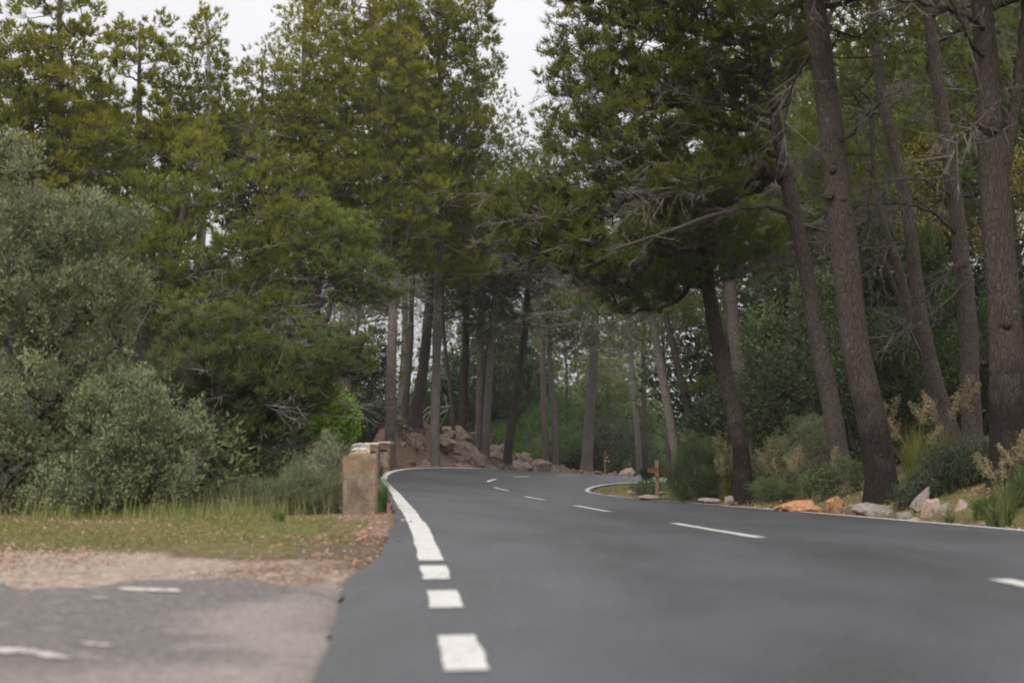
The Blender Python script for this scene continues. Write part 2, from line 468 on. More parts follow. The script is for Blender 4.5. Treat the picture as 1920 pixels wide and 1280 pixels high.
def terr(x, y):
    shp = np.shape(x); x, y = np.ravel(np.asarray(x, float)), np.ravel(np.asarray(y, float))
    idx, lat, d = road_frame(x, y)
    s = SS[idx]; left = lat < 0
    zl, zc, zr = SEL[idx, 2], SC[idx, 2], SER[idx, 2]
    ze = np.where(left, zl, zr)
    hw = np.where(left, np.linalg.norm((SEL - SC)[idx, :2], axis=1), np.linalg.norm((SER - SC)[idx, :2], axis=1))
    u = np.clip(1 + d / hw, 0, 1)
    z = np.where(d < 0, np.minimum(zc + (ze - zc) * u, ze) - .12, ze - .025)
    dp = np.maximum(d, 0)
    # left: level pull-off, then the slope falls away beyond the grass verge, up to the bend
    fall = sstep(13.2, 19, y) * sstep(.5, 4.5, d) * 1.9 + sstep(4, 14, d) * sstep(14, 30, y) * 1.2
    onbank = sstep(42.5, 46.5, s) * sstep(-1.6, .0, x + .088 * y)
    fall = fall * (1 - onbank) + sstep(42.5, 46.5, s) * (1 - onbank) * .4
    # left, outside of the bend: rocky bank
    B = np.interp(s, [43.5, 46.5, 50, 54, 57, 61, 65, 70, 75], [0, 1.1, 1.55, 1.45, 1.75, 1.35, .85, .3, 0])
    bank = onbank * B * sstep(.5, 2.6, d) * (1 + (.28 * fbm(x*.9, y*.9, 3) + .10 * fbm(x*3.1, y*3.1, 3)) * sstep(.6, 2, d)) + .012 * np.maximum(d - 4, 0) * sstep(46, 50, s) * (1 - sstep(60, 75, s))
    zL = z - fall + bank
    # right: hillside, level inside the bend, valley beyond
    k = np.interp(s, [10, 27, 33, 40, 60, 70], [.285, .27, .20, .10, .08, .0])
    st = np.interp(s, [10, 19, 25, 34, 45, 60], [.9, 1.0, 1.0, 2.5, 3.0, 3.0])
    hill = np.minimum(k * np.maximum(d - st, 0) ** 1.05, 14) + .22 * sstep(.2, 1.3, d) * (s < 27) * (1 - sstep(19, 27, s)) + .05 * sstep(.1, .8, d)
    vall = -.05 * np.maximum(d - 2, 0) * sstep(62, 75, s)
    zR = z + hill + np.maximum(vall, -4)
    z = np.where(d < 0, z, np.where(left, zL, zR))
    z = z + .035 * fbm(x*1.3, y*1.3, 4) * sstep(.25, 1.2, d) + .25 * fbm(x*.12 + 4, y*.12, 3) * sstep(5, 14, d)
    far = sstep(95, 170, np.hypot(x, y))
    z = z * (1 - far) + far * (-5 + 1.5 * fbm(x*.01, y*.01, 2))
    return z.reshape(shp)
def gz(x, y): return float(terr(np.array([x]), np.array([y]))[0])

def lin(*seg):
    out = []
    for a, b, st in seg: out.append(np.arange(a, b, st))
    return np.concatenate(out)
gx = lin((-900, -120, 60), (-120, -40, 8), (-40, -14, 1.6), (-14, -5, .5), (-5, 12, .25), (12, 30, .8), (30, 120, 5), (120, 901, 60))
gy = lin((-300, -20, 40), (-20, 2, 1.5), (2, 30, .30), (30, 80, .46), (80, 130, 2), (130, 300, 12), (300, 1300, 60))
GX, GY = np.meshgrid(gx, gy, indexing='ij')
GZ = terr(GX, GY)
def gsurf(x, y):
    """height of the ground mesh itself"""
    i = np.clip(np.searchsorted(gx, x) - 1, 0, len(gx)-2); j = np.clip(np.searchsorted(gy, y) - 1, 0, len(gy)-2)
    u = (x - gx[i]) / (gx[i+1]-gx[i]); w = (y - gy[j]) / (gy[j+1]-gy[j])
    return (GZ[i, j]*(1-u) + GZ[i+1, j]*u)*(1-w) + (GZ[i, j+1]*(1-u) + GZ[i+1, j+1]*u)*w
b = MB()
n0, n1_ = GX.shape
i, j = np.meshgrid(np.arange(n0-1), np.arange(n1_-1), indexing='ij')
a = (i*n1_ + j).ravel()
b.add(np.stack([GX, GY, GZ], -1).reshape(-1, 3), np.stack([a, a+n1_, a+n1_+1, a+1], 1))
idx, lat, d = road_frame(GX, GY); s_ = SS[idx]; xx, yy = GX.ravel(), GY.ravel()
nzz = fbm(xx*.9, yy*.9, 4) * .34
left = lat < 0
m_red = np.where(left, sstep(-1.6, -.3, xx + .088*yy) * sstep(42, 46, s_) * (1 - sstep(74, 80, s_)) * (1 - sstep(6, 10, d)) + (1 - sstep(.3, .8, d)) * sstep(10.5, 13, s_), .55 * (1 - sstep(.15, .5, d)))
m_grass = np.where(left, sstep(9.0, 10.4, yy + nzz*3 + .12*np.maximum(-xx-2.5, 0)) * (1 - sstep(14.3, 16, yy)) * sstep(.3, .9, d), sstep(.2, .5, d) * (1 - sstep(1.8, 3.5, d)))
m_grav = (1 - .45*sstep(-2.9, -1.3, xx + .5*nzz)) * np.where(left & (yy < 11), 1 - sstep(9.2, 10.6, yy + nzz*4), 0)
me = b.mesh('ground', None or [], True)
for nm, arr in (('red', m_red), ('green', m_grass), ('gravel', m_grav)):
    at = me.attributes.new(nm, 'FLOAT', 'POINT'); at.data.foreach_set('value', np.clip(arr, 0, 1).astype(np.float32))
t = NT('ground_soil')
n1 = t.noise(1.7, 6, .65); n2 = t.noise(16, 6, .7); n3 = t.noise(60, 3, .7)
base = t.ramp(n2, [(.3, (.055, .040, .028)), (.5, (.115, .085, .058)), (.72, (.20, .155, .11))])
red = t.ramp(n2, [(.28, (.095, .058, .042)), (.5, (.215, .142, .104)), (.75, (.37, .275, .215))])
grn = t.ramp(n2, [(.3, (.065, .062, .024)), (.52, (.13, .118, .05)), (.75, (.25, .21, .115))])
grv = t.ramp(n2, [(.3, (.16, .115, .085)), (.5, (.29, .235, .19)), (.72, (.46, .40, .35))])
def msk(nm, k=.5): return t.rng(t.math('ADD', t.attr(nm), t.math('MULTIPLY', t.math('SUBTRACT', n1, .5), k)), .35, .65, 0, 1)
c = t.mix(msk('gravel', 1.2), base, grv)
c = t.mix(msk('green', 1.6), c, grn)
c = t.mix(msk('red', 1.0), c, red)
t.bump(t.math('ADD', n2, t.math('MULTIPLY', n3, .4)), .8, .03)
me.materials.append(t.done(c, .95, .1))
tag(obj('ground', me), kind='structure')

# old asphalt pull-off on the left of the new road
def sheet(name, x0, x1, y0, y1, inside, mat, up, st=.1):
    xs, ys = np.arange(x0, x1, st), np.arange(y0, y1, st)
    X, Y = np.meshgrid(xs, ys, indexing='ij')
    ok = inside(X, Y)
    n = len(ys)
    i, j = np.meshgrid(np.arange(len(xs)-1), np.arange(n-1), indexing='ij')
    keep = (ok[:-1, :-1] & ok[1:, :-1] & ok[1:, 1:] & ok[:-1, 1:]).ravel()
    a = (i*n + j).ravel()[keep]
    b = MB(); b.add(np.stack([X, Y, gsurf(X.ravel(), Y.ravel()).reshape(X.shape) + up], -1).reshape(-1, 3), np.stack([a, a+n, a+n+1, a+1], 1))
    return obj(name, b.mesh(name, mat, True))
t = NT('old_worn_asphalt')
v = t.mapped((.8, 2.0, 1))
n1 = t.noise(1.3, 6, .6, v, .4); n2 = t.noise(30, 5, .7); n3 = t.noise(5, 5, .6)
worn = t.attr('worn')
dark = t.ramp(n2, [(.3, (.062, .058, .058)), (.5, (.105, .098, .096)), (.72, (.19, .178, .17))])
pale = t.ramp(n2, [(.3, (.13, .112, .102)), (.5, (.20, .175, .16)), (.72, (.30, .265, .245))])
f = t.rng(t.math('ADD', worn, t.math('MULTIPLY', t.math('SUBTRACT', n1, .5), 1.5)), .2, .8, 0, .85)
c = t.mix(f, pale, dark)
c = t.mix(t.rng(n3, .60, .72, 0, .35), c, (.40, .34, .30))
t.bump(t.math('ADD', n2, n1), .5, .012)
M['old_asphalt'] = t.done(c, .85, .2)
def in_pull(X, Y):
    idx, lat, d = road_frame(X, Y)
    far = 7.7 + .32*fbm(X*1.1, Y*0+1, 5) - .03*X
    return ((lat < 0) & (d > -.06)).reshape(X.shape) & (Y < far)
po = sheet('old_pull_off', -9, .2, 2.0, 8.4, in_pull, M['old_asphalt'], .013, .07)
vs = np.empty(len(po.data.vertices)*3, np.float32); po.data.vertices.foreach_get('co', vs); vs = vs.reshape(-1, 3)
wv = sstep(-.75, -1.5, vs[:, 0] + .25*fbm(vs[:, 0]*1.1, vs[:, 1]*1.4, 3)) * sstep(4.4, 5.4, vs[:, 1] + .3*fbm(vs[:, 0], vs[:, 1], 3))
at = po.data.attributes.new('worn', 'FLOAT', 'POINT'); at.data.foreach_set('value', wv.astype(np.float32))
tag(po, kind='structure')
t = NT('worn_old_paint')
M['old_paint'] = t.done(t.ramp(t.noise(14, 6, .7), [(.35, (.20, .175, .165)), (.52, (.46, .42, .39)), (.7, (.58, .55, .52))]), .8, .2)
def smear(px0, py0, px1, py1, D0, D1, w, seed):
    a, c_ = P(px0, py0, D0), P(px1, py1, D1)
    u = (c_ - a)[:2]; L = np.linalg.norm(u); u = u / L; nrm = np.array([-u[1], u[0]])
    def ins(X, Y):
        q = np.stack([X - a[0], Y - a[1]], -1); l = q @ u; k = q @ nrm
        e = w * (.8 + .5*fbm(X*6 + seed, Y*6, 3)) * np.clip(np.minimum(l, L - l) / .1, 0, 1)
        return (l > 0) & (l < L) & (np.abs(k) < e)
    xa, xb = sorted((a[0], c_[0])); ya, yb = sorted((a[1], c_[1]))
    return tag(sheet('old_paint_mark', xa-.3, xb+.3, ya-.3, yb+.3, ins, M['old_paint'], .019, .025), kind='structure')
smear(-40, 1198, 150, 1222, 5.35, 5.05, .07, 1)
smear(115, 1188, 235, 1200, 5.5, 5.35, .05, 9)
smear(215, 1103, 345, 1112, 7.35, 7.1, .09, 17)
smear(160, 1118, 210, 1122, 6.95, 6.85, .06, 31)

# ------------------------------------------------------------------ plant building blocks
def tube(b, pts, rad, sides=6, mat=0, tint=.5, rough=0.0, seed=0, cap=True):
    pts = np.asarray(pts, float); n = len(pts)
    rad = np.broadcast_to(np.asarray(rad, float), (n,))
    tg = unit(np.gradient(pts, axis=0))
    ref = np.array([1., 0, 0]) if abs(tg[0][0]) < .8 else np.array([0, 1., 0])
    u = unit(ref - tg * (tg @ ref)[:, None]); w = np.cross(tg, u)
    a = np.arange(sides) * 2*pi/sides
    rr = rad[:, None] * np.ones(sides)
    if rough:
        q = rng(seed).normal(0, 1, (n, sides)); rr = rr * (1 + rough*q)
    v = pts[:, None, :] + rr[..., None] * (np.cos(a)[None, :, None]*u[:, None, :] + np.sin(a)[None, :, None]*w[:, None, :])
    i, j = np.meshgrid(np.arange(n-1), np.arange(sides), indexing='ij')
    j2 = (j+1) % sides
    b.add(v.reshape(-1, 3), np.stack([i*sides+j, i*sides+j2, (i+1)*sides+j2, (i+1)*sides+j], -1).reshape(-1, 4), mat, tint)
    if cap:
        b.add(np.vstack([v[-1], pts[-1] + tg[-1]*rad[-1]*.4]), np.array([[k, (k+1) % sides, sides] for k in range(sides)]), mat, tint)

def spikes(b, p0, p1, r0, mat=0, tint=.5, seed=0):
    """thin three-sided tapering twigs, all at once"""
    d = unit(p1 - p0); q = rng(seed).normal(size=p0.shape)
    u = unit(np.cross(d, q)); w = np.cross(d, u)
    r0 = np.broadcast_to(np.asarray(r0, float), (len(p0),))[:, None]
    k = [p0 + r0*u, p0 + r0*(-.5*u + .87*w), p0 + r0*(-.5*u - .87*w), p1]
    v = np.stack(k, 1).reshape(-1, 3); a = np.arange(len(p0))*4
    f = np.concatenate([np.stack([a+x, a+y, a+3], 1) for x, y in ((0, 1), (1, 2), (2, 0))])
    b.add(v, f, mat, np.repeat(np.broadcast_to(np.asarray(tint, float), (len(p0),)), 4))

def blades(b, p, d, ln, wd, mat, tint, seed=0):
    """narrow triangles (needles, grass) standing at p along d"""
    q = rng(seed).normal(size=p.shape); sdv = unit(np.cross(d, q)) * np.broadcast_to(np.asarray(wd, float), (len(p),))[:, None] * .5
    v = np.stack([p - sdv, p + sdv, p + d*np.broadcast_to(np.asarray(ln, float), (len(p),))[:, None]], 1).reshape(-1, 3)
    b.add(v, np.arange(len(v)).reshape(-1, 3), mat, np.repeat(np.broadcast_to(np.asarray(tint, float), (len(p),)), 3))

def leaves(b, p, d, ln, wd, mat, tint, seed=0):
    """diamond leaves folded along the midrib"""
    q = rng(seed).normal(size=p.shape); s = unit(np.cross(d, q)); nrm = np.cross(d, s)
    ln = np.broadcast_to(np.asarray(ln, float), (len(p),))[:, None]; wd = np.broadcast_to(np.asarray(wd, float), (len(p),))[:, None]
    m = p + d*ln*.45
    v = np.stack([p, m - s*wd*.5 + nrm*wd*.12, p + d*ln, m + s*wd*.5 + nrm*wd*.12], 1).reshape(-1, 3)
    a = np.arange(len(p))*4
    b.add(v, np.concatenate([np.stack([a, a+1, a+2], 1), np.stack([a, a+2, a+3], 1)]), mat, np.repeat(np.broadcast_to(np.asarray(tint, float), (len(p),)), 4))

def rsph(g, n):
    return unit(g.normal(size=(n, 3)))

def in_ellipsoids(g, ells, n, mind, shell=.35):
    """well spaced points inside a union of ellipsoids (centre, radii), fuller towards the outside"""
    ells = [(np.asarray(c, float), np.asarray(r, float)) for c, r in ells]
    vol = np.array([r.prod()**.75 for c, r in ells]); pr = vol/vol.sum()
    out = np.empty((0, 3)); tries = 0
    while len(out) < n and tries < 60:
        k = g.choice(len(ells), 200, p=pr)
        c = np.array([ells[i][0] for i in k]); r = np.array([ells[i][1] for i in k])
        rho = g.uniform(shell, 1, (200, 1))**.6
        q = c + rsph(g, 200)*rho*r
        for x in q:
            if len(out) == 0 or ((out - x)**2).sum(1).min() > mind*mind:
                out = np.vstack([out, x])
                if len(out) >= n: break
        tries += 1
        if tries % 15 == 0: mind *= .85
    return out

def limb_net(g, trunk, trad, clumps, first, droop=.0, up=.18):
    """grow branches from the trunk out to every clump; returns polylines with radii"""
    N = [np.asarray(p, float) for p in trunk]; par = [max(0, i-1) for i in range(len(N))]
    nt = len(N); lo = int(first*nt)
    top = N[-1]
    load = np.zeros(nt).tolist()
    axis = np.asarray(trunk)
    dd = np.sqrt(((clumps[:, None, :] - axis[None, lo:, :])**2).sum(-1)).min(1)
    lines = []
    for c in clumps[np.argsort(dd)]:
        A = np.array(N[lo:])
        v = c - A
        dist = np.linalg.norm(v, axis=1)
        cost = dist + .55*np.maximum(0, A[:, 2] - c[2]) + .22*np.maximum(0, c[2] - A[:, 2])*(np.arange(len(A)) < nt-lo)
        k = lo + int(cost.argmin())
        p0 = N[k]; L = np.linalg.norm(c - p0)
        ctrl = p0 + (c - p0)*.5 + np.array([0, 0, -droop*L + up*L*.0]) + g.normal(0, .09*L, 3)
        ctrl[2] -= up*L*.5
        m = 3 if L < 1.2 else 5
        ids = [k]
        for u in np.linspace(0, 1, m+1)[1:]:
            N.append((1-u)**2*p0 + 2*u*(1-u)*ctrl + u*u*c); par.append(ids[-1]); load.append(0); ids.append(len(N)-1)
        lines.append(ids)
        i = ids[-1]
        while i >= nt:
            load[i] += 1; i = par[i]
    return N, lines, load

def pine(trunk, trad, ells, n_cl, seed, cl_r=.75, first=.35, tufts=34, needles=9, nl=.17, nw=.014, mats=('bark', 'needle'),
         dead=14, mind=.8, sides=12, tuft_flat=.72, kink=.02, limb_r=.011, knot=None, dead_len=1.6, shell=.35, sky_bias=.35):
    """one pine: returns (trunk mesh, crown mesh, origin)"""
    g = rng(seed)
    trunk = np.asarray(trunk, float); org = trunk[0].copy()
    s = np.concatenate([[0], np.cumsum(np.linalg.norm(np.diff(trunk, axis=0), axis=1))])
    m = max(14, int(s[-1]/.35)); u = np.linspace(0, s[-1], m)
    T = hermite(u, s, trunk); rad = np.interp(u, s, trad)
    T[1:, :2] += np.cumsum(g.normal(0, kink, (m-1, 2)), 0)*.25 * np.minimum(1, u[1:, None])
    h = u
    flare = 1 + .38*np.exp(-h/.32)
    tb = MB()
    base = T[0] + (T[0]-T[1])*.8
    tube(tb, np.vstack([base, T]), np.concatenate([[rad[0]*1.42], rad*flare*(1 + g.normal(0, .025, m))]), sides, 0, .5, .028, seed)
    if knot:
        for kp, kr, kd in knot:      # stub or scar of a lost branch
            kd = np.asarray(kd, float)
            tube(tb, np.array([kp - kd*.06, kp + kd*.008, kp + kd*.02]), [kr*1.5, kr*1.3, kr*.95], 12, 0, .5, .10, seed)
            tube(tb, np.array([kp + kd*.005, kp + kd*.022]), [kr*.72, kr*.6], 10, 1, .5, .08, seed)
    tm = tb.mesh('trunk', [M[mats[0]], M['scar']], True, org)
    cb = MB()
    E2 = []
    for c_, r_ in ells:                                # uneven outline
        for k_ in range(4):
            d_ = rsph(g, 1)[0]
            E2.append((np.asarray(c_) + d_*np.asarray(r_)*.85, np.asarray(r_)*g.uniform(.2, .38, 3)))
    cls = in_ellipsoids(g, list(ells) + E2, n_cl, mind, shell)
    N, lines, load = limb_net(g, T, rad, cls, first)
    for ids in lines:
        p = np.array([N[i] for i in ids])
        ld = np.array([load[i] for i in ids], float); ld[0] = ld[1]*1.1
        r = limb_r*np.maximum(ld, 1)**.5 + .004
        r[-1] = .005
        q = hermite(np.linspace(0, len(p)-1, 2*len(p)-1), np.arange(len(p)), p); q[1:-1] += g.normal(0, .012, (len(q)-2, 3))
        tube(cb, q, np.interp(np.linspace(0, len(p)-1, 2*len(p)-1), np.arange(len(p)), r), 5 if ld[1] > 3 else 3, 0, .5, cap=False)
    nC = len(cls)
    # every clump is a spray of bright upright tips on bare grey shoots
    cr = cl_r*g.uniform(.7, 1.3, nC)
    out = cls - np.array([T[:, 0].mean(), T[:, 1].mean(), 0]); out[:, 2] = 0; out = unit(out)
    sub = 8
    si = np.repeat(np.arange(nC), sub)
    sdir = rsph(g, len(si)); sdir[:, 2] = np.where(sdir[:, 2] < -.2, -sdir[:, 2], sdir[:, 2])
    sdir = unit(sdir + .5*out[si] + np.array([0, 0, .15]))
    sc_ = cls[si] + sdir*(g.uniform(.35, 1, len(si))*cr[si])[:, None]*np.array([1, 1, tuft_flat])
    spikes(cb, cls[si] + g.normal(0, .03, sc_.shape), sc_, .009, 1, .5, seed)
    per = max(2, tufts//sub)
    ci = np.repeat(np.arange(len(si)), per)
    dirs = rsph(g, len(ci)); dirs[:, 2] = np.where(dirs[:, 2] < -.3, -dirs[:, 2], dirs[:, 2])
    dirs = unit(dirs + .35*sdir[ci])
    rho = g.uniform(.1, 1, len(ci))**.5
    tp = sc_[ci] + dirs*(rho*cr[si][ci]*.30)[:, None]
    td = unit(dirs*np.array([1, 1, .6]) + .4*sdir[ci] + np.array([0, 0, sky_bias + .15]) + g.normal(0, .2, tp.shape))
    spikes(cb, sc_[ci][::5], tp[::5], .006, 1, .5, seed)
    stint = g.normal(0, .10, len(si))
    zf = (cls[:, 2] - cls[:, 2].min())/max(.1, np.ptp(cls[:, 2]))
    ctint = np.clip(g.normal(.24, .13, nC) + .36*zf, 0, 1)      # paler, yellower towards the top: warm upper light put into the tint
    ti = np.repeat(np.arange(len(ci)), needles)
    nd = unit(td[ti] + g.normal(0, .42, (len(ti), 3)))
    np_ = tp[ti] - td[ti]*g.uniform(0, .10, (len(ti), 1)) + g.normal(0, .014, (len(ti), 3))
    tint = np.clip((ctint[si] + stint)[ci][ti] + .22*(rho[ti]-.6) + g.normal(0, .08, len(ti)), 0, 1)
    blades(cb, np_, nd, nl*g.uniform(.7, 1.2, len(ti)), nw*g.uniform(.8, 1.3, len(ti)), 2, tint, seed+1)
    # bare grey twigs on the lower, shaded boughs
    if dead and len(lines):
        low = np.array([N[i] for ids in lines for i in ids[1:-1]])
        low = low[low[:, 2] < np.quantile(low[:, 2], .55)]
        if len(low):
            p = low[g.integers(0, len(low), dead)]
            o = unit((p - T[np.abs(T[None, :, 2] - p[:, None, 2]).argmin(1)])*np.array([1, 1, .2]) + g.normal(0, .35, p.shape))
            e = p + o*(dead_len*g.uniform(.5, 1.2, (dead, 1))) + np.array([0, 0, -.12])
            spikes(cb, p, e, .011, 1, .5, seed+2)
            w = np.repeat(np.arange(dead), 9)
            f = g.uniform(.15, .95, (len(w), 1)); a0 = p[w]*(1-f) + e[w]*f
            a1 = a0 + unit(o[w] + g.normal(0, .55, a0.shape))*(dead_len*.38*g.uniform(.3, 1, (len(w), 1)))
            spikes(cb, a0, a1, .006, 1, .5, seed+3)
            w2 = np.repeat(np.arange(len(w)), 4)
            f = g.uniform(.2, .9, (len(w2), 1)); c0 = a0[w2]*(1-f) + a1[w2]*f
            spikes(cb, c0, c0 + unit((a1-a0)[w2] + g.normal(0, .4, c0.shape)*.5)*(.22*g.uniform(.4, 1, (len(w2), 1))), .0045, 1, .5, seed+4)
    cm = cb.mesh('crown', [M[mats[0]], M['twig'], M[mats[1]]], (0,), org)
    return tm, cm, org

def plant_pine(name, label, group, tm, cm, org, extra=(), sink=0):
    t_ = thing(name, label, 'tree', tuple(org), group)
    tr = obj('trunk', tm, t_); cr = obj('crown', cm, t_)
    return t_

def ell(cx, cy, rx, ry, D, rd=None):
    m = mpp(D)
    return (P(cx, cy, D), np.array([rx*m, (rd if rd else rx*m), ry*m]))

def bush(ells, seed, n_cl, cl_r, tufts, ll, lw, mat, stem_from, mats_bark='bark', kind='leaf', mind=.3, up=.35, stem_r=.006, needles=1, base=None, shell=.25, twig_r=.004, spread=.5):
    """bush or leafy tree crown: stems from a base to leafy clumps; returns (stem mesh, foliage mesh)"""
    g = rng(seed)
    E2 = []
    for c_, r_ in ells:                                # uneven outline: small lobes and upright shoots on every lobe
        for k_ in range(5):
            d_ = rsph(g, 1)[0]; d_[2] = abs(d_[2])*.9 + .1
            E2.append((np.asarray(c_) + d_*np.asarray(r_)*.92, np.asarray(r_)*g.uniform(.18, .36, 3)*np.array([.8, .8, 1.3])))
    cls = in_ellipsoids(g, list(ells) + E2, n_cl, mind, shell)
    base = np.asarray(stem_from, float)
    trunk = np.array([base + np.array([0, 0, z]) for z in (-.15, .1, .25)])
    N, lines, load = limb_net(g, trunk, [.05]*3, cls, 0, 0, .1)
    sb, fb = MB(), MB()
    for ids in lines:
        p = np.array([N[i] for i in ids]); ld = np.array([load[i] for i in ids], float); ld[0] = ld[1]
        tube(sb, p, stem_r*np.maximum(ld, 1)**.5 + .002, 5 if ld[1] > 4 else 3, 0, .5, cap=False)
    nC = len(cls); cr = cl_r*g.uniform(.5, 1.45, nC)
    cen = np.mean([e[0] for e in ells], axis=0)
    out = unit(cls - cen)
    ci = np.repeat(np.arange(nC), tufts)
    dirs = unit(rsph(g, len(ci)) + .35*out[ci] + np.array([0, 0, up*.5]))
    rho = g.uniform(.1, 1, len(ci))**.6
    tp = cls[ci] + dirs*(rho*cr[ci])[:, None]
    k = slice(None, None, 6)
    spikes(sb, cls[ci][k], tp[k], twig_r, 0, .5, seed)
    ti = np.repeat(np.arange(len(ci)), needles)
    ld_ = unit(dirs[ti] + np.array([0, 0, up]) + g.normal(0, spread, (len(ti), 3)))
    lp = tp[ti] + g.normal(0, ll*.5, (len(ti), 3))
    ct = np.clip(g.normal(.42, .17, nC), 0, 1)
    tint = np.clip(ct[ci][ti] + .3*(rho[ti] - .6) + g.normal(0, .12, len(ti)), 0, 1)
    fn = leaves if kind == 'leaf' else blades
    if lw <= .012 and fn is leaves: fn = blades; kind = 'tri'
    if kind == 'tri': ll, lw = ll*.85, lw*1.1
    fn(fb, lp, ld_, ll*g.uniform(.6, 1.25, len(ti)), lw*g.uniform(.7, 1.25, len(ti)), 0, tint, seed+7)
    return sb.mesh('stem', [M[mats_bark]], False, base), fb.mesh('foliage', [M[mat]], False, base), base

def plant_bush(name, label, cat, res, group=None, loc=None):
    sm, fm, base = res
    t_ = thing(name, label, cat, tuple(base if loc is None else loc), group)
    obj('stem', sm, t_); obj('foliage', fm, t_)
    return t_

def grass_clump(seed, n, h, spread, w=.008, mat='reed', plumes=0, ph=1.2, arch=.6, segs=3):
    """arching tussock with optional feathery plumes: (blade mesh, [plume meshes])"""
    g = rng(seed); b = MB()
    az = g.uniform(0, 2*pi, n); r0 = spread*.25*np.sqrt(g.uniform(0, 1, n))
    p = np.stack([np.cos(az)*r0, np.sin(az)*r0, np.zeros(n)], 1)
    lean = g.uniform(.05, 1, n)**1.1
    hd = np.stack([np.cos(az + g.normal(0, .3, n)), np.sin(az + g.normal(0, .3, n)), np.zeros(n)], 1)
    L = h*g.uniform(.55, 1.1, n)
    sd = np.stack([-hd[:, 1], hd[:, 0], np.zeros(n)], 1)*(w*.5*g.uniform(.7, 1.3, n))[:, None]
    rows = []
    for k in range(segs+1):
        u = k/segs
        bend = (lean*arch)[:, None]
        q = p + hd*(L[:, None]*(bend*(u**1.6)*.95)) + np.array([0, 0, 1])*(L*u*(1 - .55*(lean*arch*u)))[:, None]
        wk = (1 - u**1.5)
        rows.append((q - sd*wk, q + sd*wk))
    tint = np.clip(g.normal(.45, .2, n), 0, 1)
    v = np.stack([x for r in rows for x in r], 1).reshape(-1, 3); k2 = 2*(segs+1); a = np.arange(n)*k2
    f = np.concatenate([np.stack([a+2*k, a+2*k+1, a+2*k+3, a+2*k+2], 1) for k in range(segs)])
    b.add(v, f, 0, np.repeat(tint, k2))
    pl = []
    for i in range(plumes):
        q = MB(); a_ = g.uniform(0, 2*pi); ln = g.uniform(.05, .55)
        H = ph*g.uniform(.7, 1.1); hd_ = np.array([cos(a_), sin(a_), 0])
        u = np.linspace(0, 1, 7); pts = hd_*(H*ln*u**1.7)[:, None] + np.array([0, 0, 1])*(H*u*(1 - .25*ln*u))[:, None]
        tube(q, pts, np.linspace(.004, .002, 7), 3, 0, .4, cap=False)
        m = 130; uu = g.uniform(.66, 1.0, m); sp = np.stack([np.interp(uu, u, pts[:, k]) for k in range(3)], 1)
        dr = unit(hd_*.55 + np.array([0, 0, .25]) + g.normal(0, .45, (m, 3)))
        sz = .10*(1.25 - uu)/.5*H
        e = sp + dr*(sz*g.uniform(.3, 1, m))[:, None]
        blades(q, sp, dr, sz, .004, 0, .5, i)
        leaves(q, e, unit(dr + g.normal(0, .5, (m, 3))), .035*H, .013*H, 0, np.clip(g.normal(.5, .2, m), 0, 1), i+3)
        pl.append(q.mesh('plume', [M['plume']]))
    return b.mesh('blades', [M[mat]]), pl

def rock_mesh(seed, mat, cuts=9, sub=3, soft=False):
    cuts += 0 if soft else 5
    """angular weathered stone of about unit size, made by slicing a ball with random planes"""
    g = rng(seed)
    import bmesh
    bm = bmesh.new(); bmesh.ops.create_icosphere(bm, subdivisions=sub, radius=1.0)
    v = np.array([x.co for x in bm.verts])
    for k in range(cuts):
        n = unit(g.normal(size=3)); dd = g.uniform(.45, .85) if soft else g.uniform(.30, .72)
        h = v @ n - dd
        v = v - np.maximum(h, 0)[:, None]*n
    v = v*(1 + (.13 if soft else .05)*fbm(v[:, 0]*2.2 + seed, v[:, 1]*2.2 + v[:, 2]*1.7, 3))[:, None] + g.normal(0, .008, v.shape)
    v = v/np.abs(v).max(0)
    for x, c_ in zip(bm.verts, v): x.co = c_
    me = bpy.data.meshes.new('rock'); bm.to_mesh(me); bm.free()
    me.materials.append(M[mat])
    return me

# ------------------------------------------------------------------ far hills
def hills():
    b = MB()
    az = np.linspace(-.75, .75, 300); rr = np.concatenate([np.linspace(260, 620, 46), np.linspace(660, 1200, 10)])
    A, Rr = np.meshgrid(az, rr, indexing='ij')
    X, Y = np.sin(A)*Rr, np.cos(A)*Rr
    ridge = 30 + 16*np.sin(A*5 + 2.0) - 16*np.exp(-((A-.14)/.10)**2) - 24*np.exp(-((A+.07)/.05)**2) + 40*sstep(.25, .6, A) + 22*sstep(-.05, -.5, A)
    Z = -6 + ridge*sstep(270, 520, Rr) + 6*fbm(X*.012, Y*.012, 4)*sstep(270, 400, Rr) + 3.2*np.abs(fbm(X*.11, Y*.11, 3)) - 30*sstep(700, 1200, Rr)
    n = len(rr); i, j = np.meshgrid(np.arange(len(az)-1), np.arange(n-1), indexing='ij'); a = (i*n+j).ravel()
    b.add(np.stack([X, Y, Z], -1).reshape(-1, 3), np.stack([a, a+1, a+n+1, a+n], 1))
    t = NT('wooded_hillside')
    c = t.ramp(t.noise(.16, 6, .7), [(.3, (.018, .028, .016)), (.55, (.034, .048, .026)), (.75, (.07, .075, .045))])
    t.bump(t.noise(.3, 4), 1, 2.0)
    return obj('wooded_hills', b.mesh('hills', t.done(c, .9, .1), True))
tag(hills(), kind='structure')

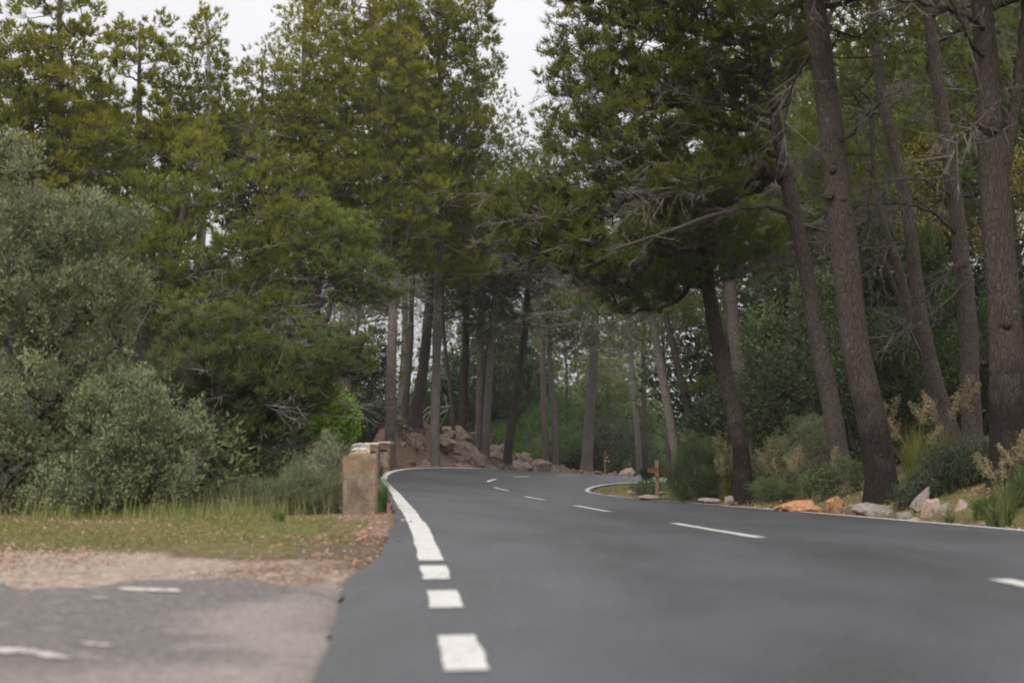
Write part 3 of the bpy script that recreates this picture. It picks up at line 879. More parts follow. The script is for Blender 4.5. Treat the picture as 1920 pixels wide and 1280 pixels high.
# ------------------------------------------------------------------ guard stones
t = NT('guard_stone_weathered')
n1 = t.noise(5, 6, .65); n2 = t.noise(2.2, 4, .6, t.mapped((1, 1, 1.4))); n3 = t.noise(6, 6, .75, t.mapped((1.2, 1.2, .9)), .6)
c = t.ramp(n1, [(.3, (.12, .094, .07)), (.5, (.22, .172, .128)), (.7, (.31, .255, .20))])
c = t.mix(t.rng(n2, .46, .62, 0, .65), c, (.34, .17, .075))
c = t.mix(t.rng(n3, .46, .64, 0, .8), c, (.095, .078, .062))
t.bump(t.math('ADD', n1, t.noise(40, 4, .7)), .6, .02)
M['guard_stone'] = t.done(c, .92, .15)
t = NT('guard_stone_sky_pale')  # pale tone of tops facing the sky: skylight put into the colour
n1 = t.noise(6, 6, .65)
c = t.ramp(n1, [(.3, (.42, .36, .32)), (.48, (.62, .56, .52)), (.7, (.74, .69, .65))])
t.bump(n1, .4, .015)
M['pale_stone'] = t.done(c, .9, .15)
t = NT('guard_stone_panel')
n1 = t.noise(7, 6, .65, t.mapped((1.5, 1.5, .5)))
M['stone_panel'] = t.done(t.ramp(n1, [(.3, (.17, .125, .10)), (.5, (.30, .24, .20)), (.72, (.42, .36, .31))]), .9, .15)
t = NT('guard_stone_slot_shade'); M['slot'] = t.done((.055, .035, .03), .9, .1)

def guard_stone(w, dpt, h, arch, mat, seed, panel=False, top=None, rough=1.0):
    """upright block with a rounded top; front faces -Y"""
    import bmesh
    g = rng(seed)
    n = 11
    xs = np.linspace(-w/2, w/2, n)
    prof = [(-w/2, -.25), ] + [(x, h - arch + arch*np.sqrt(max(0, 1 - (2*x/w)**2*.92)) - arch*.28*0) for x in xs] + [(w/2, -.25)]
    bm = bmesh.new()
    f = bm.faces.new([bm.verts.new((x, -dpt/2, z)) for x, z in prof])
    bm.faces.new(list(reversed([bm.verts.new((x, dpt/2, z)) for x, z in prof])))
    bm.verts.ensure_lookup_table(); m = len(prof)
    for k in range(m):
        k2 = (k+1) % m
        bm.faces.new((bm.verts[k], bm.verts[m+k], bm.verts[m+k2], bm.verts[k2]))
    bmesh.ops.recalc_face_normals(bm, faces=bm.faces)
    bmesh.ops.bevel(bm, geom=[e for e in bm.edges if e.calc_length() > .05 or abs(e.verts[0].co.y - e.verts[1].co.y) < 1e-5], offset=.016, segments=2, affect='EDGES')
    bmesh.ops.triangulate(bm, faces=bm.faces)
    bmesh.ops.subdivide_edges(bm, edges=[e for e in bm.edges if e.calc_length() > .12], cuts=3, use_grid_fill=True)
    for v in bm.verts:
        q = v.co
        k = .010*rough*float(fbm(q.x*7 + seed, q.z*7 + q.y*5, 3))
        v.co += v.co.normalized()*k*.8
        q.x += .012*rough*float(fbm(q.z*3 + seed*3, q.y*4, 2)); q.y += .010*rough*float(fbm(q.z*4 + seed*5, q.x*4, 2))
    me = bpy.data.meshes.new('body'); bm.to_mesh(me); bm.free()
    me.materials.append(M[mat])
    if top:
        me.materials.append(M[top])
        for p in me.polygons:
            if p.center.z > h - arch*1.05 and p.normal.z > .3: p.material_index = 1  # up-facing parts take the top colour, painted skylight
    return me

def box_mesh(name, size, mat, off=(0, 0, 0), bev=.006):
    import bmesh
    bm = bmesh.new(); bmesh.ops.create_cube(bm, size=1.0)
    for v in bm.verts: v.co = (v.co.x*size[0] + off[0], v.co.y*size[1] + off[1], v.co.z*size[2] + off[2])
    if bev: bmesh.ops.bevel(bm, geom=bm.edges[:], offset=bev, segments=2, affect='EDGES')
    me = bpy.data.meshes.new(name); bm.to_mesh(me); bm.free(); me.materials.append(M[mat]); return me

def at_ground(px, D, dz=0.0):
    p = P(px, 888, D); return np.array([p[0], p[1], gz(p[0], p[1]) + dz])

gs = thing('guard_stone', 'weathered brown stone guard post with rounded top on the near roadside verge', 'guard stone', tuple(P(675, 986, 14.5)), 'roadside guard stones', .06)
obj('body', guard_stone(.345, .32, .735, .10, 'guard_stone', 3, rough=1.8), gs)
for k, (px, py) in enumerate(((655, 992), (683, 996), (697, 990))):
    r = rock_mesh(300+k, 'rock_grey', 7, 2)
    o = obj('rock', r, None, tuple(P(px, py, 14.2))); o.scale = (.09, .08, .05); o.rotation_euler.z = k
    tag(o, ('small pale stone at the left foot of the near brown guard post', 'small pale stone under the middle of the near brown guard post', 'small pale stone at the right foot of the near brown guard post')[k], 'rock')
row = [(27, 848, .43), (30, 843, .45), (33, 838.5, .47), (36.2, 834.5, .49), (39, 832, .51), (41.6, 830, .53)]
lab = ['nearest pale rounded guard stone directly behind the brown post', 'pale rounded guard stone second behind the brown post', 'pale rounded guard stone third behind the brown post',
       'pale rounded guard stone fourth behind the brown post', 'pale rounded guard stone fifth behind the brown post', 'pale rounded guard stone before the two panelled ones']
for k, (D, yt, w_) in enumerate(row):
    p = P(674 + .5*k, yt, D); z0 = gz(p[0], p[1])
    s_ = thing('guard_stone', lab[k], 'guard stone', (p[0], p[1], z0), 'roadside guard stones', .06 + .02*k)
    obj('body', guard_stone(w_, .34, p[2] - z0, .11, 'pale_stone', 20+k, rough=.3), s_)
for k, (px, D, rz) in enumerate(((698, 44.6, -.05), (723, 46.4, -.22))):
    p = P(px, 880, D); i = int(np.argmin((SL[:, 0]-p[0])**2 + (SL[:, 1]-p[1])**2))
    s_ = thing('guard_stone', ('beige guard stone with recessed panel and dark slot, left of the panelled pair', 'beige guard stone with recessed panel and dark slot beside the pine trunk')[k], 'guard stone', (p[0], p[1], SL[i, 2] - .03), 'roadside guard stones', rz)
    obj('body', guard_stone(.43, .40, .93, .10, 'guard_stone', 40+k, top='pale_stone', rough=.4), s_)
    obj('cap', box_mesh('cap', (.47, .46, .085), 'pale_stone', (0, 0, .905), .03), s_)  # cap in the same pale colour, skylight painted in
    obj('panel', box_mesh('panel', (.28, .02, .60), 'stone_panel', (0, -.205, .40)), s_)
    obj('slot', box_mesh('slot', (.255, .014, .07), 'slot', (0, -.219, .655), .003), s_)  # raised dark strip, the shade inside a slot put into its colour

# ------------------------------------------------------------------ wooden marker posts
t = NT('weathered_timber')
n1 = t.noise(9, 6, .6, t.mapped((4, 4, .5)))
c = t.ramp(n1, [(.3, (.17, .115, .07)), (.5, (.29, .205, .125)), (.7, (.41, .31, .20))])
t.bump(n1, .4, .01); M['timber'] = t.done(c, .8, .2)
t = NT('brown_sign_board')
c = t.ramp(t.noise(9, 5, .6, t.mapped((.6, 4, 4))), [(.3, (.10, .055, .032)), (.7, (.19, .105, .06))]); M['board'] = t.done(c, .75, .2)
def pointed_board(L, hh, th, flip):
    b = MB()
    o = np.array([(0, -hh/2), (L*.78, -hh/2), (L, 0), (L*.78, hh/2), (0, hh/2)]); o[:, 0] *= flip
    v = np.array([(x, y, z) for y in (-th/2, th/2) for x, z in o])
    b.add(v, np.array([[0, 1, 2], [0, 2, 3], [0, 3, 4]])); b.n, bb = b.n, b
    f2 = np.array([[5, 7, 6], [5, 8, 7], [5, 9, 8]]); f4 = [[k, (k+1) % 5, 5+(k+1) % 5, 5+k] for k in range(5)]
    b.f.append((f2, 0)); b.f.append((np.array(f4), 0))
    return b.mesh('sign_board', M['board'])
p = P(1232, 933, 31.5)
sp = thing('signpost', 'wooden trail post with two brown pointed boards on the grassy verge inside the bend', 'signpost', (p[0], p[1], gz(p[0], p[1])), 'wooden trail posts', .1)
obj('post', box_mesh('post', (.072, .072, 1.10), 'timber', (0, 0, .45), .008), sp)
for rz, L in ((.5, .27), (pi - .75, .24)):
    o = obj('sign_board', pointed_board(L, .10, .022, 1), sp, (.02*cos(rz), -.045, .78)); o.rotation_euler.z = rz
obj('waymark', box_mesh('waymark', (.07, .012, .05), 'plume', (0, -.042, .62), .002), sp)
p = P(1134.5, 890, 76)
i = int(np.argmin((SL[:, 0]-p[0])**2 + (SL[:, 1]-p[1])**2))
sp = thing('signpost', 'slim yellowish trail post with small boards across the road by the far verge', 'signpost', (p[0], p[1], gz(p[0], p[1])), 'wooden trail posts')
obj('post', box_mesh('post', (.10, .10, 1.5), 'timber', (0, 0, .62), .01), sp)
for rz, z, L in ((pi-.15, 1.10, .22), (.2, 1.14, .26), (.1, .86, .24)):
    o = obj('sign_board', pointed_board(L, .13, .03, 1), sp, (.03*cos(rz), -.075, z)); o.rotation_euler.z = rz
for x, z in ((.10, 1.02), (.19, .80), (.03, .84)):
    obj('waymark', box_mesh('waymark', (.08, .015, .07), 'pale_stone', (x, -.10, z), .003), sp)

# ------------------------------------------------------------------ rocks
RK = {}
def rock(px, py, wpx, hpx, D, mat, seed, label, tilt=(0, 0, 0), deep=.8, group=None):
    key = (mat, seed)
    if key not in RK: RK[key] = rock_mesh(seed, mat, 9, 4, True)
    m = mpp(D)
    o = obj('rock', RK[key]); hpx *= .98; wpx *= 1.04; hh = hpx*m*.62
    o.location = tuple(P(px, py, D) + np.array([0, 0, hpx*m*.5 - .28*hh]))
    o.scale = (wpx*m*.52, wpx*m*.5*deep, hh); o.rotation_euler = tilt
    return tag(o, label, 'rock', group)
rock(1493, 957, 74, 27, 20.6, 'rock_orange', 11, 'long low orange rock beside the white edge line, left of the other verge rocks', (.05, .04, .1))
rock(1567, 963, 40, 36, 20.2, 'rock_orange', 12, 'upright orange rock with pointed top left of the thick dark trunk', (0, .15, .4))
rock(1598, 964, 34, 24, 20.0, 'rock_grey', 13, 'grey broken rock between the upright orange rock and the long grey rock', (0, .3, .2))
rock(1643, 970, 88, 30, 18.6, 'rock_grey', 14, 'long flat grey rock lying at the foot of the thick dark trunk', (0, .03, .1), .6)
rock(1617, 957, 36, 16, 19.0, 'rock_orange', 15, 'small orange rock lying on the left end of the long grey rock')
rock(1693, 974, 40, 16, 17.6, 'rock_grey', 16, 'low grey rock at the bottom of the leaning grey slab')
rock(1683, 981, 20, 9, 17.0, 'rock_orange', 17, 'little orange stone in the grass below the long grey rock')
o = rock(1728, 962, 28, 56, 17.8, 'rock_grey', 18, 'slender grey slab leaning to the right behind the white rock', (0, .72, 0), .7)
rock(1744, 972, 50, 42, 17.2, 'rock_mixed', 19, 'rounded white rock with rusty orange streak beside the leaning grey slab', (0, -.2, .3))
rock(1770, 975, 38, 38, 17.0, 'rock_grey', 20, 'ragged grey rock between the white rock and the pointed orange rock', (.1, .1, .8))
rock(1800, 978, 40, 46, 16.9, 'rock_mixed', 21, 'orange and white rock with sharp peak, rightmost of the grouped verge rocks', (0, .1, .5))
rock(1838, 990, 20, 14, 16.2, 'rock_grey', 13, 'small grey stone half hidden by the strap leaved plant')
rock(1533, 962, 30, 15, 20.4, 'rock_orange', 17, 'small orange stone lying between the two big orange rocks')
rock(1716, 981, 26, 13, 17.0, 'rock_mixed', 22, 'small tan stone in front of the leaning grey slab')
rock(1820, 985, 24, 15, 16.5, 'rock_orange', 12, 'little orange stone right of the sharp peaked rock')
rock(1905, 991, 46, 20, 15.2, 'rock_mixed', 22, 'pale rock near the road edge at the far right of the verge', (0, 0, .3))
rock(1912, 975, 30, 16, 15.8, 'rock_orange', 12, 'rusty stone behind the pale rock at the far right verge')
rock(1332, 941, 46, 9, 25.6, 'rock_grey', 14, 'flat pale stone in front of the green bush by the edge line')
rock(1366, 942, 22, 14, 25.4, 'rock_grey', 16, 'wedge shaped grey stone left of the dark curved trunk')
rock(1216, 935, 40, 9, 31.2, 'rock_mixed', 22, 'flat pinkish stone at the foot of the wooden trail post')
rock(1240, 928, 18, 8, 32.2, 'rock_grey', 20, 'whitish stone just right of the wooden trail post')
rock(1180, 925, 12, 6, 36.5, 'rock_grey', 16, 'tiny white stone on the grassy point of the bend')
rock(1178, 896, 42, 21, 79.5, 'rock_mixed', 25, 'pointed pale boulder across the road between the far trunks', (0, -.35, .2))
rock(1115, 889.5, 34, 6, 76, 'rock_mixed', 22, 'low tan stone at the foot of the thick far pine')
rock(1150, 892, 24, 6, 77, 'rock_grey', 14, 'low grey stone beside the far yellowish trail post')
rock(1198, 896, 22, 6, 79, 'rock_grey', 16, 'flat grey stone right of the pointed pale boulder')
rock(592, 900, 40, 34, 22.0, 'rock_grey', 20, 'whitish boulder in the hollow behind the grey shrub left of the guard post')
rock(512, 918, 20, 15, 20.0, 'rock_mixed', 19, 'small tan boulder in the dark hollow under the low pine boughs')
rock(420, 955, 36, 24, 18.0, 'rock_mixed', 25, 'pale boulder at the edge of the hollow beside the olive shrub')

ro = thing('rock_outcrop', 'fractured reddish grey limestone outcrop along the outer edge of the far bend', 'rock outcrop', (float(SL[int(np.argmin(np.abs(SS-60)))][0]), float(SL[int(np.argmin(np.abs(SS-60)))][1]), 0.4))
g = rng(77); ob = np.array(ro.location)
om = [rock_mesh(400+k, 'rock_red', 10, 3) for k in range(6)]
def bank_rock(s, dd, sz, zf, tall, k):
    i = int(np.argmin(np.abs(SS - s)))
    nrm = unit((SL - SC)[i, :2]); p = SEL[i, :2] + nrm*dd
    z = gz(p[0], p[1])
    o = obj('rock', om[k], ro, (p[0]-ob[0], p[1]-ob[1], z - ob[2] + zf))
    o.scale = (sz*g.uniform(.8, 1.4), sz*g.uniform(.6, 1), sz*tall*g.uniform(.5, 1))
    o.rotation_euler = (g.normal(0, .45), g.normal(.25, .5), g.uniform(-.8, .8) + (pi if g.random() < .5 else 0))
n_r = 0
for s in np.arange(49.5, 74, .40):
    big = np.interp(s, [51, 53, 56, 60, 65, 70, 74], [.30, .46, .58, .85, .75, .58, .34])
    for dd in (g.uniform(.3, .8), g.uniform(.9, 1.7), g.uniform(1.5, 2.3)):
        if s < 55 and g.random() < .45: continue
        if s > 68 and dd > 1.6: continue
        bank_rock(s + g.uniform(-.3, .3), dd, big*g.uniform(.6, 1.15), -.05, g.uniform(.7, 1.25), int(g.integers(6)))

# ------------------------------------------------------------------ pines one can tell apart
def trk(base_px, D, pts, dz=-.05):
    b0 = at_ground(base_px, D, dz)
    return np.array([b0] + [P(*(q if len(q) == 3 else (q[0], q[1], D))) for q in pts])

def make(label, group, base_px, D, pts, rad, ells, n_cl, seed, limbs=(), name='pine_tree', **kw):
    tr = trk(base_px, D, pts)
    if group == GB: rad = [r*.84 for r in rad]
    E = [ell(*((e + (D,))[:4] if len(e) == 4 else e)) if len(e) != 4 else ell(*e, D) for e in ells]
    if 'knot_px' in kw:
        kn = []
        for px, py, Dk, r, dr in kw.pop('knot_px'): kn.append((P(px, py, Dk), r, np.array(dr)))
        kw['knot'] = kn
    tm, cm, org = pine(tr, rad, E, n_cl, seed, **kw)
    t_ = plant_pine(name, label, group, tm, cm, org)
    for k, (lp, lr) in enumerate(limbs):
        q = np.array([P(*(z if len(z) == 3 else (z[0], z[1], D))) for z in lp])
        b = MB(); u = np.linspace(0, len(q)-1, len(q)*4)
        qq = hermite(u, np.arange(len(q)), q); qq[2:-1] += rng(seed+k).normal(0, .012, (len(qq)-3, 3))
        tube(b, qq, np.interp(u, [0, len(q)-1], lr)*(1+.06*rng(seed+k).normal(size=len(u))), 8, 0, .5, .03, seed+k)
        # side shoots along the bough
        g = rng(seed+90+k); m = 26; f = g.uniform(.25, .98, m); p0 = np.stack([np.interp(f*(len(q)-1), u, qq[:, j]) for j in range(3)], 1)
        dirn = unit(unit(qq[-1]-qq[0]) + g.normal(0, .55, (m, 3))); e = p0 + dirn*g.uniform(.25, .9, (m, 1))
        spikes(b, p0, e, .008, 1, .5, seed+k)
        w = np.repeat(np.arange(m), 6); ff = g.uniform(.2, 1, (len(w), 1)); a0 = p0[w]*(1-ff) + e[w]*ff
        spikes(b, a0, a0 + unit(dirn[w] + g.normal(0, .6, a0.shape))*g.uniform(.08, .3, (len(w), 1)), .004, 1, .5, seed+k+5)
        obj('limb', b.mesh('limb', [M[kw.get('mats', ('bark',))[0]], M['twig']], (0,), org), t_)
    return t_

GB = 'pines around the far bend'
GR = 'pines on the right hillside'
GL = 'pines behind the left verge'
cen = dict(nl=.18, nw=.024, cl_r=.85, tufts=48, needles=11, mind=.68, mats=('bark_light', 'needle_olive'))
make('tall pale trunked pine with forked stem standing behind the panelled guard stones', GB, 731, 48.5,
     [(731, 840), (734, 700), (737, 530), (733, 440), (715, 280), (700, 120), (690, -60)], [.235, .225, .205, .18, .14, .10, .06, .03],
     [(640, 110, 80, 150), (605, 240, 75, 90), (700, 190, 100, 160), (670, 350, 105, 90), (750, 330, 80, 110), (735, 430, 85, 60), (620, 400, 70, 55), (720, 500, 75, 26), (700, 20, 70, 90)],
     290, 101, first=.42, dead=26, limbs=[([(739, 545), (750, 490), (766, 440), (790, 380)], (.12, .05)), ([(735, 560), (724, 520), (700, 470), (672, 440)], (.07, .03))], **cen)
make('tall straight pine rising in front of the reddish earth bank', GB, 815, 52.2,
     [(815, 858), (818, 700), (820, 545), (824, 440), (828, 260), (822, 60), (815, -90)], [.215, .205, .20, .18, .16, .12, .08, .03],
     [(790, 30, 90, 140), (850, 110, 66, 110), (830, 260, 85, 100), (770, 190, 80, 130), (868, 210, 45, 80), (830, 390, 80, 60), (800, 470, 70, 30), (855, 520, 60, 26), (880, 60, 35, 60)],
     270, 102, first=.45, dead=34, **cen)
make('dark thick pine leaning right on top of the earth bank between two straight trunks', GB, 776, 56.5,
     [(782, 760), (794, 690), (803, 600), (812, 500), (828, 370), (850, 260), (870, 180)], [.34, .29, .25, .23, .2, .15, .09, .05],
     [(900, 310, 60, 80), (935, 250, 40, 45), (962, 300, 38, 55), (890, 410, 70, 55), (850, 470, 80, 50), (985, 340, 30, 70), (905, 200, 30, 60)],
     110, 103, first=.45, **{**cen, 'mats': ('bark_dark', 'needle'), 'dead': 46, 'tufts': 24, 'dead_len': 2.4})
thin = dict(nl=.20, nw=.031, cl_r=.85, tufts=30, needles=8, mind=.8, dead=60, dead_len=2.6, first=.4)
make('slim dark pine between the pale forked pine and the thick leaning one', GB, 757, 59, [(762, 740), (768, 660), (770, 560), (778, 420), (780, 300)], [.17, .15, .14, .13, .1, .04],
     [(770, 460, 60, 40), (740, 560, 50, 30), (790, 380, 60, 60), (700, 570, 50, 30)], 45, 104, **{**thin, 'mats': ('bark_dark', 'needle')})
make('thin crooked dark pine just right of the straight bank pine', GB, 852, 60.5, [(846, 760), (840, 700), (832, 620), (830, 540), (836, 440)], [.12, .11, .10, .09, .08, .04],
     [(850, 480, 50, 40), (820, 560, 40, 22), (870, 440, 40, 40)], 36, 105, **{**thin, 'mats': ('bark_dark', 'needle')})
make('straight dark pine on the bank left of the leaning pair of trunks', GB, 867, 62.5, [(869, 740), (873, 640), (874, 540), (878, 430), (880, 330)], [.23, .21, .19, .17, .14, .06],
     [(880, 430, 70, 60), (910, 500, 60, 40), (860, 540, 60, 30), (900, 360, 60, 60), (880, 600, 40, 18)], 82, 106, **{**thin, 'mats': ('bark_dark', 'needle_shade')})
make('slender upright pine, left one of the pair sharing a base on the bank', GB, 897, 60.5, [(899, 760), (901, 660), (903, 560), (908, 440), (912, 340)], [.19, .18, .16, .15, .12, .05],
     [(910, 440, 70, 60), (950, 500, 60, 40), (900, 560, 50, 25)], 62, 107, **{**thin, 'mats': ('bark_light', 'needle_shade')})
make('slender pine leaning right, right one of the pair sharing a base on the bank', GB, 907, 60.2, [(913, 760), (919, 680), (925, 600), (938, 500), (955, 400)], [.22, .2, .18, .17, .13, .05],
     [(960, 420, 60, 60), (985, 480, 50, 50), (940, 530, 50, 25), (945, 610, 40, 18), (900, 625, 34, 14)], 80, 108, **{**thin, 'mats': ('bark_light', 'needle_shade')})
make('dark pine leaning right in front of the rock outcrop', GB, 951, 62.6, [(953, 840), (960, 790), (974, 700), (985, 610), (993, 500), (1005, 380)], [.24, .235, .215, .19, .17, .13, .05],
     [(1000, 400, 60, 70), (1020, 480, 60, 60), (975, 540, 60, 30), (1010, 330, 40, 50), (1015, 600, 46, 24), (950, 585, 40, 18)], 92, 109, **{**thin, 'mats': ('bark_dark', 'needle_shade')})
make('straight brown pine behind the end of the rock outcrop', GB, 1023, 70, [(1020, 780), (1017, 680), (1015, 580), (1012, 460), (1010, 340)], [.19, .18, .165, .15, .12, .05],
     [(1020, 430, 65, 70), (1040, 520, 60, 40), (1005, 360, 45, 60), (1060, 570, 50, 30), (1050, 625, 50, 22), (985, 610, 34, 18)], 95, 110, **{**thin, 'mats': ('bark_light', 'needle_shade'), 'cl_r': 1.0})
make('brown pine close right of the straight one behind the outcrop', GB, 1043, 71, [(1038, 760), (1031, 660), (1029, 560), (1032, 440)], [.18, .17, .15, .13, .05],
     [(1050, 470, 60, 60), (1080, 540, 55, 35), (1030, 560, 45, 30), (1075, 640, 44, 18)], 74, 111, **{**thin, 'mats': ('bark_light', 'needle_shade'), 'cl_r': 1.0})
make('thick grey pine at the road edge just past the rock outcrop', GB, 1099, 75, [(1104, 820), (1110, 740), (1114, 660), (1117, 560), (1122, 430)], [.36, .34, .31, .27, .23, .1],
     [(1110, 480, 85, 70), (1090, 580, 75, 34), (1160, 590, 55, 34), (1060, 600, 40, 30), (1140, 640, 50, 20), (1120, 410, 60, 60), (1165, 655, 46, 18), (1075, 660, 36, 16)], 125, 112, **{**thin, 'mats': ('bark_light', 'needle_shade'), 'cl_r': 1.05})
make('slim pine leaning left behind the pointed pale boulder', GB, 1200, 84, [(1195, 820), (1187, 720), (1181, 640), (1176, 540), (1172, 430)], [.23, .21, .19, .17, .14, .06],
     [(1170, 500, 70, 50), (1140, 570, 60, 30), (1200, 620, 50, 20), (1160, 665, 40, 16)], 74, 113, **{**thin, 'mats': ('bark_light', 'needle_shade'), 'cl_r': 1.1})
make('slim upright pine right beside the leaning one behind the boulder', GB, 1211, 84.5, [(1209, 800), (1207, 700), (1206, 600), (1204, 480)], [.2, .18, .17, .15, .06],
     [(1210, 520, 70, 50), (1240, 600, 55, 30), (1200, 640, 40, 20)], 55, 114, **{**thin, 'mats': ('bark_dark', 'needle_shade'), 'cl_r': 1.1})
make('leaning reddish pine inside the bend, left of the crossing pair', GB, 1274, 47, [(1266, 850), (1254, 770), (1240, 690), (1222, 580), (1205, 470), (1195, 360)], [.2, .19, .18, .165, .14, .11, .04],
     [(1200, 470, 70, 50), (1160, 530, 70, 36), (1230, 560, 60, 34), (1180, 400, 60, 60), (1120, 590, 60, 24)], 95, 115, **{**thin, 'mats': ('bark_light', 'needle'), 'cl_r': .7, 'dead': 40, 'nl': .17, 'nw': .023})
make('dark leaning pine inside the bend nearest the bright gap in the woods', GB, 1306, 45, [(1296, 820), (1282, 740), (1266, 670), (1250, 600), (1238, 500), (1230, 400)], [.15, .14, .13, .12, .11, .09, .04],
     [(1250, 520, 60, 40), (1290, 600, 50, 24), (1330, 640, 30, 30), (1240, 440, 60, 60), (1310, 735, 40, 14)], 85, 116, **{**thin, 'mats': ('bark_dark', 'needle'), 'cl_r': .65, 'dead': 30, 'nl': .17, 'nw': .023})
make('short dark trunk pine deep inside the bend behind the plumed grass', GB, 1258, 56, [(1254, 860), (1251, 780), (1247, 680), (1240, 560)], [.13, .12, .11, .09, .03],
     [(1240, 620, 50, 30), (1250, 560, 40, 40)], 30, 117, **{**thin, 'mats': ('bark_dark', 'needle_dark'), 'dead': 20})

# right side, large and near
nr_ = dict(nl=.115, nw=.015, cl_r=.42, tufts=46, needles=9, mind=.32, limb_r=.008, dead_len=1.0)
make('dark curved pine at the road edge beside the bushy plumed grass', GR, 1392, 26.3,
     [(1393, 900), (1387, 835), (1364, 730), (1345, 640), (1322, 515), (1306, 420), (1296, 320)], [.185, .17, .16, .15, .14, .125, .09, .05],
     [(1225, 545, 70, 34), (1330, 500, 80, 40), (1140, 520, 60, 26), (1290, 440, 110, 60), (1400, 450, 60, 50), (1190, 575, 40, 16)], 120, 121, first=.5,
     **{**nr_, 'mats': ('bark_mid', 'needle'), 'dead': 60, 'mind': .36})
make('large pine with long boughs sweeping left over the road', GR, 1588, 24.6,
     [(1577, 860), (1556, 740), (1530, 610), (1508, 480), (1482, 370), (1458, 250), (1440, 120), (1425, -60)], [.185, .17, .16, .148, .135, .12, .10, .075, .04],
     [(1105, 120, 62, 115), (1070, 130, 34, 90), (1070, 215, 34, 70), (1090, 300, 66, 85), (1025, 235, 16, 45), (985, 400, 80, 56), (1000, 445, 75, 44), (950, 415, 40, 36), (1060, 410, 95, 80), (1080, 480, 80, 44), (1190, 100, 110, 130), (1270, 40, 120, 120), (1200, 250, 110, 90),
      (1340, 110, 110, 130), (1330, 270, 90, 70), (1440, 110, 70, 120), (1130, 500, 95, 34), (1250, 440, 90, 40), (1110, -40, 90, 80), (1300, -60, 150, 90), (1300, 365, 130, 36), (1400, 330, 60, 60), (1200, 340, 90, 40)], 580, 122, first=.55,
     limbs=[([(1484, 352), (1440, 334), (1340, 324, 24.2), (1210, 303, 23.6)], (.065, .02)), ([(1494, 412), (1450, 388, 24.3), (1390, 391, 24), (1290, 420, 23.6), (1150, 468, 23.2)], (.065, .02)),
            ([(1452, 245), (1400, 215), (1350, 195, 24), (1280, 178, 23.6)], (.055, .02)), ([(1340, 324, 24.2), (1300, 350, 24), (1240, 372, 23.5), (1190, 395, 23.2)], (.035, .012))],
     **{**nr_, 'mats': ('bark', 'needle_dark'), 'dead': 90, 'shell': .45, 'tufts': 40})
make('grey pine standing behind the dark curved trunk, its crown filling in under the long boughs', GR, 1396, 38,
     [(1392, 760), (1380, 660), (1370, 560), (1362, 420), (1355, 260), (1350, 100)], [.20, .19, .175, .165, .14, .1, .04],
     [(1330, 330, 140, 120), (1230, 240, 110, 130), (1180, 370, 110, 80), (1400, 200, 120, 120), (1290, 460, 110, 50), (1440, 360, 80, 90), (1150, 250, 70, 90), (1120, 430, 70, 50)], 210, 129, first=.45,
     nl=.17, nw=.024, cl_r=.7, tufts=36, needles=8, mind=.6, dead=60, dead_len=1.8, mats=('bark', 'needle'))
canopy = dict(nl=.22, nw=.028, cl_r=.9, tufts=24, needles=6, mind=.9, limb_r=.010, dead=40, mats=('bark', 'needle_dark'))
make('thickest near pine with scarred trunk rising behind the long grey rock', GR, 1657, 19.5,
     [(1654, 915), (1642, 830), (1602, 640), (1577, 430), (1556, 250), (1530, 60), (1506, -150), (1490, -420)], [.225, .21, .20, .195, .18, .165, .145, .125, .06],
     [(1450, -380, 330, 230, 19.5, 3.2), (1600, -300, 220, 240, 18, 3.0), (1480, -130, 180, 90, 21, 1.2), (1700, -150, 140, 60, 19, 1.0), (1470, 30, 60, 60, 22, .8), (1620, 70, 100, 50, 22, .9), (1560, -20, 120, 60, 20, .9)], 190, 123, first=.6,
     knot_px=[(1552, 365, 19.33, .05, (-.7, -.72, 0)), (1560, 318, 19.33, .035, (-.3, -.95, 0)), (1580, 372, 19.33, .04, (.2, -.98, 0))],
     limbs=[([(1534, 90), (1500, 130), (1480, 180), (1470, 260)], (.03, .008)), ([(1560, 270), (1600, 250, 19.2), (1640, 200, 19), (1690, 170, 18.8)], (.028, .01))], **{**canopy, 'sides': 18, 'mats': ('bark_mid', 'needle_dark')})
make('slim leaning pine behind the thick scarred one, crossing a thinner stem', GR, 1780, 26,
     [(1758, 735), (1733, 620), (1708, 430), (1692, 335), (1668, 235), (1648, 120), (1640, -60), (1640, -300)], [.165, .15, .138, .12, .108, .10, .09, .07, .04],
     [(1640, -200, 200, 150, 26, 2.5), (1560, 20, 90, 60, 26, 1.2), (1700, -20, 100, 60, 26, 1.2), (1600, 200, 60, 40, 28, .8)], 80, 124, first=.62, limbs=[([(1692, 335), (1720, 375), (1740, 390), (1770, 400)], (.03, .012)), ([(1715, 470), (1690, 455), (1660, 470, 25.6), (1610, 540, 25.2)], (.03, .008))], **canopy)
make('thin pine stem leaning left behind the slim leaning pine', GR, 1796, 27.2,
     [(1775, 770), (1745, 680), (1710, 590), (1688, 500), (1660, 420), (1645, 340), (1635, 220)], [.13, .12, .11, .095, .08, .07, .055, .03],
     [(1620, 180, 70, 60, 27.5, 1.0), (1580, 300, 50, 50, 28, .8)], 30, 125, first=.6, **{**canopy, 'dead': 30})
make('bare pale stem leaning steeply left behind the slim pines', GR, 1775, 27.6,
     [(1742, 700), (1718, 640), (1695, 590), (1670, 520), (1648, 470), (1630, 410)], [.075, .062, .058, .052, .045, .035, .015],
     [(1615, 390, 40, 40, 28, .5)], 8, 126, first=.5, **{**canopy, 'dead': 26, 'tufts': 16, 'dead_len': 1.2})
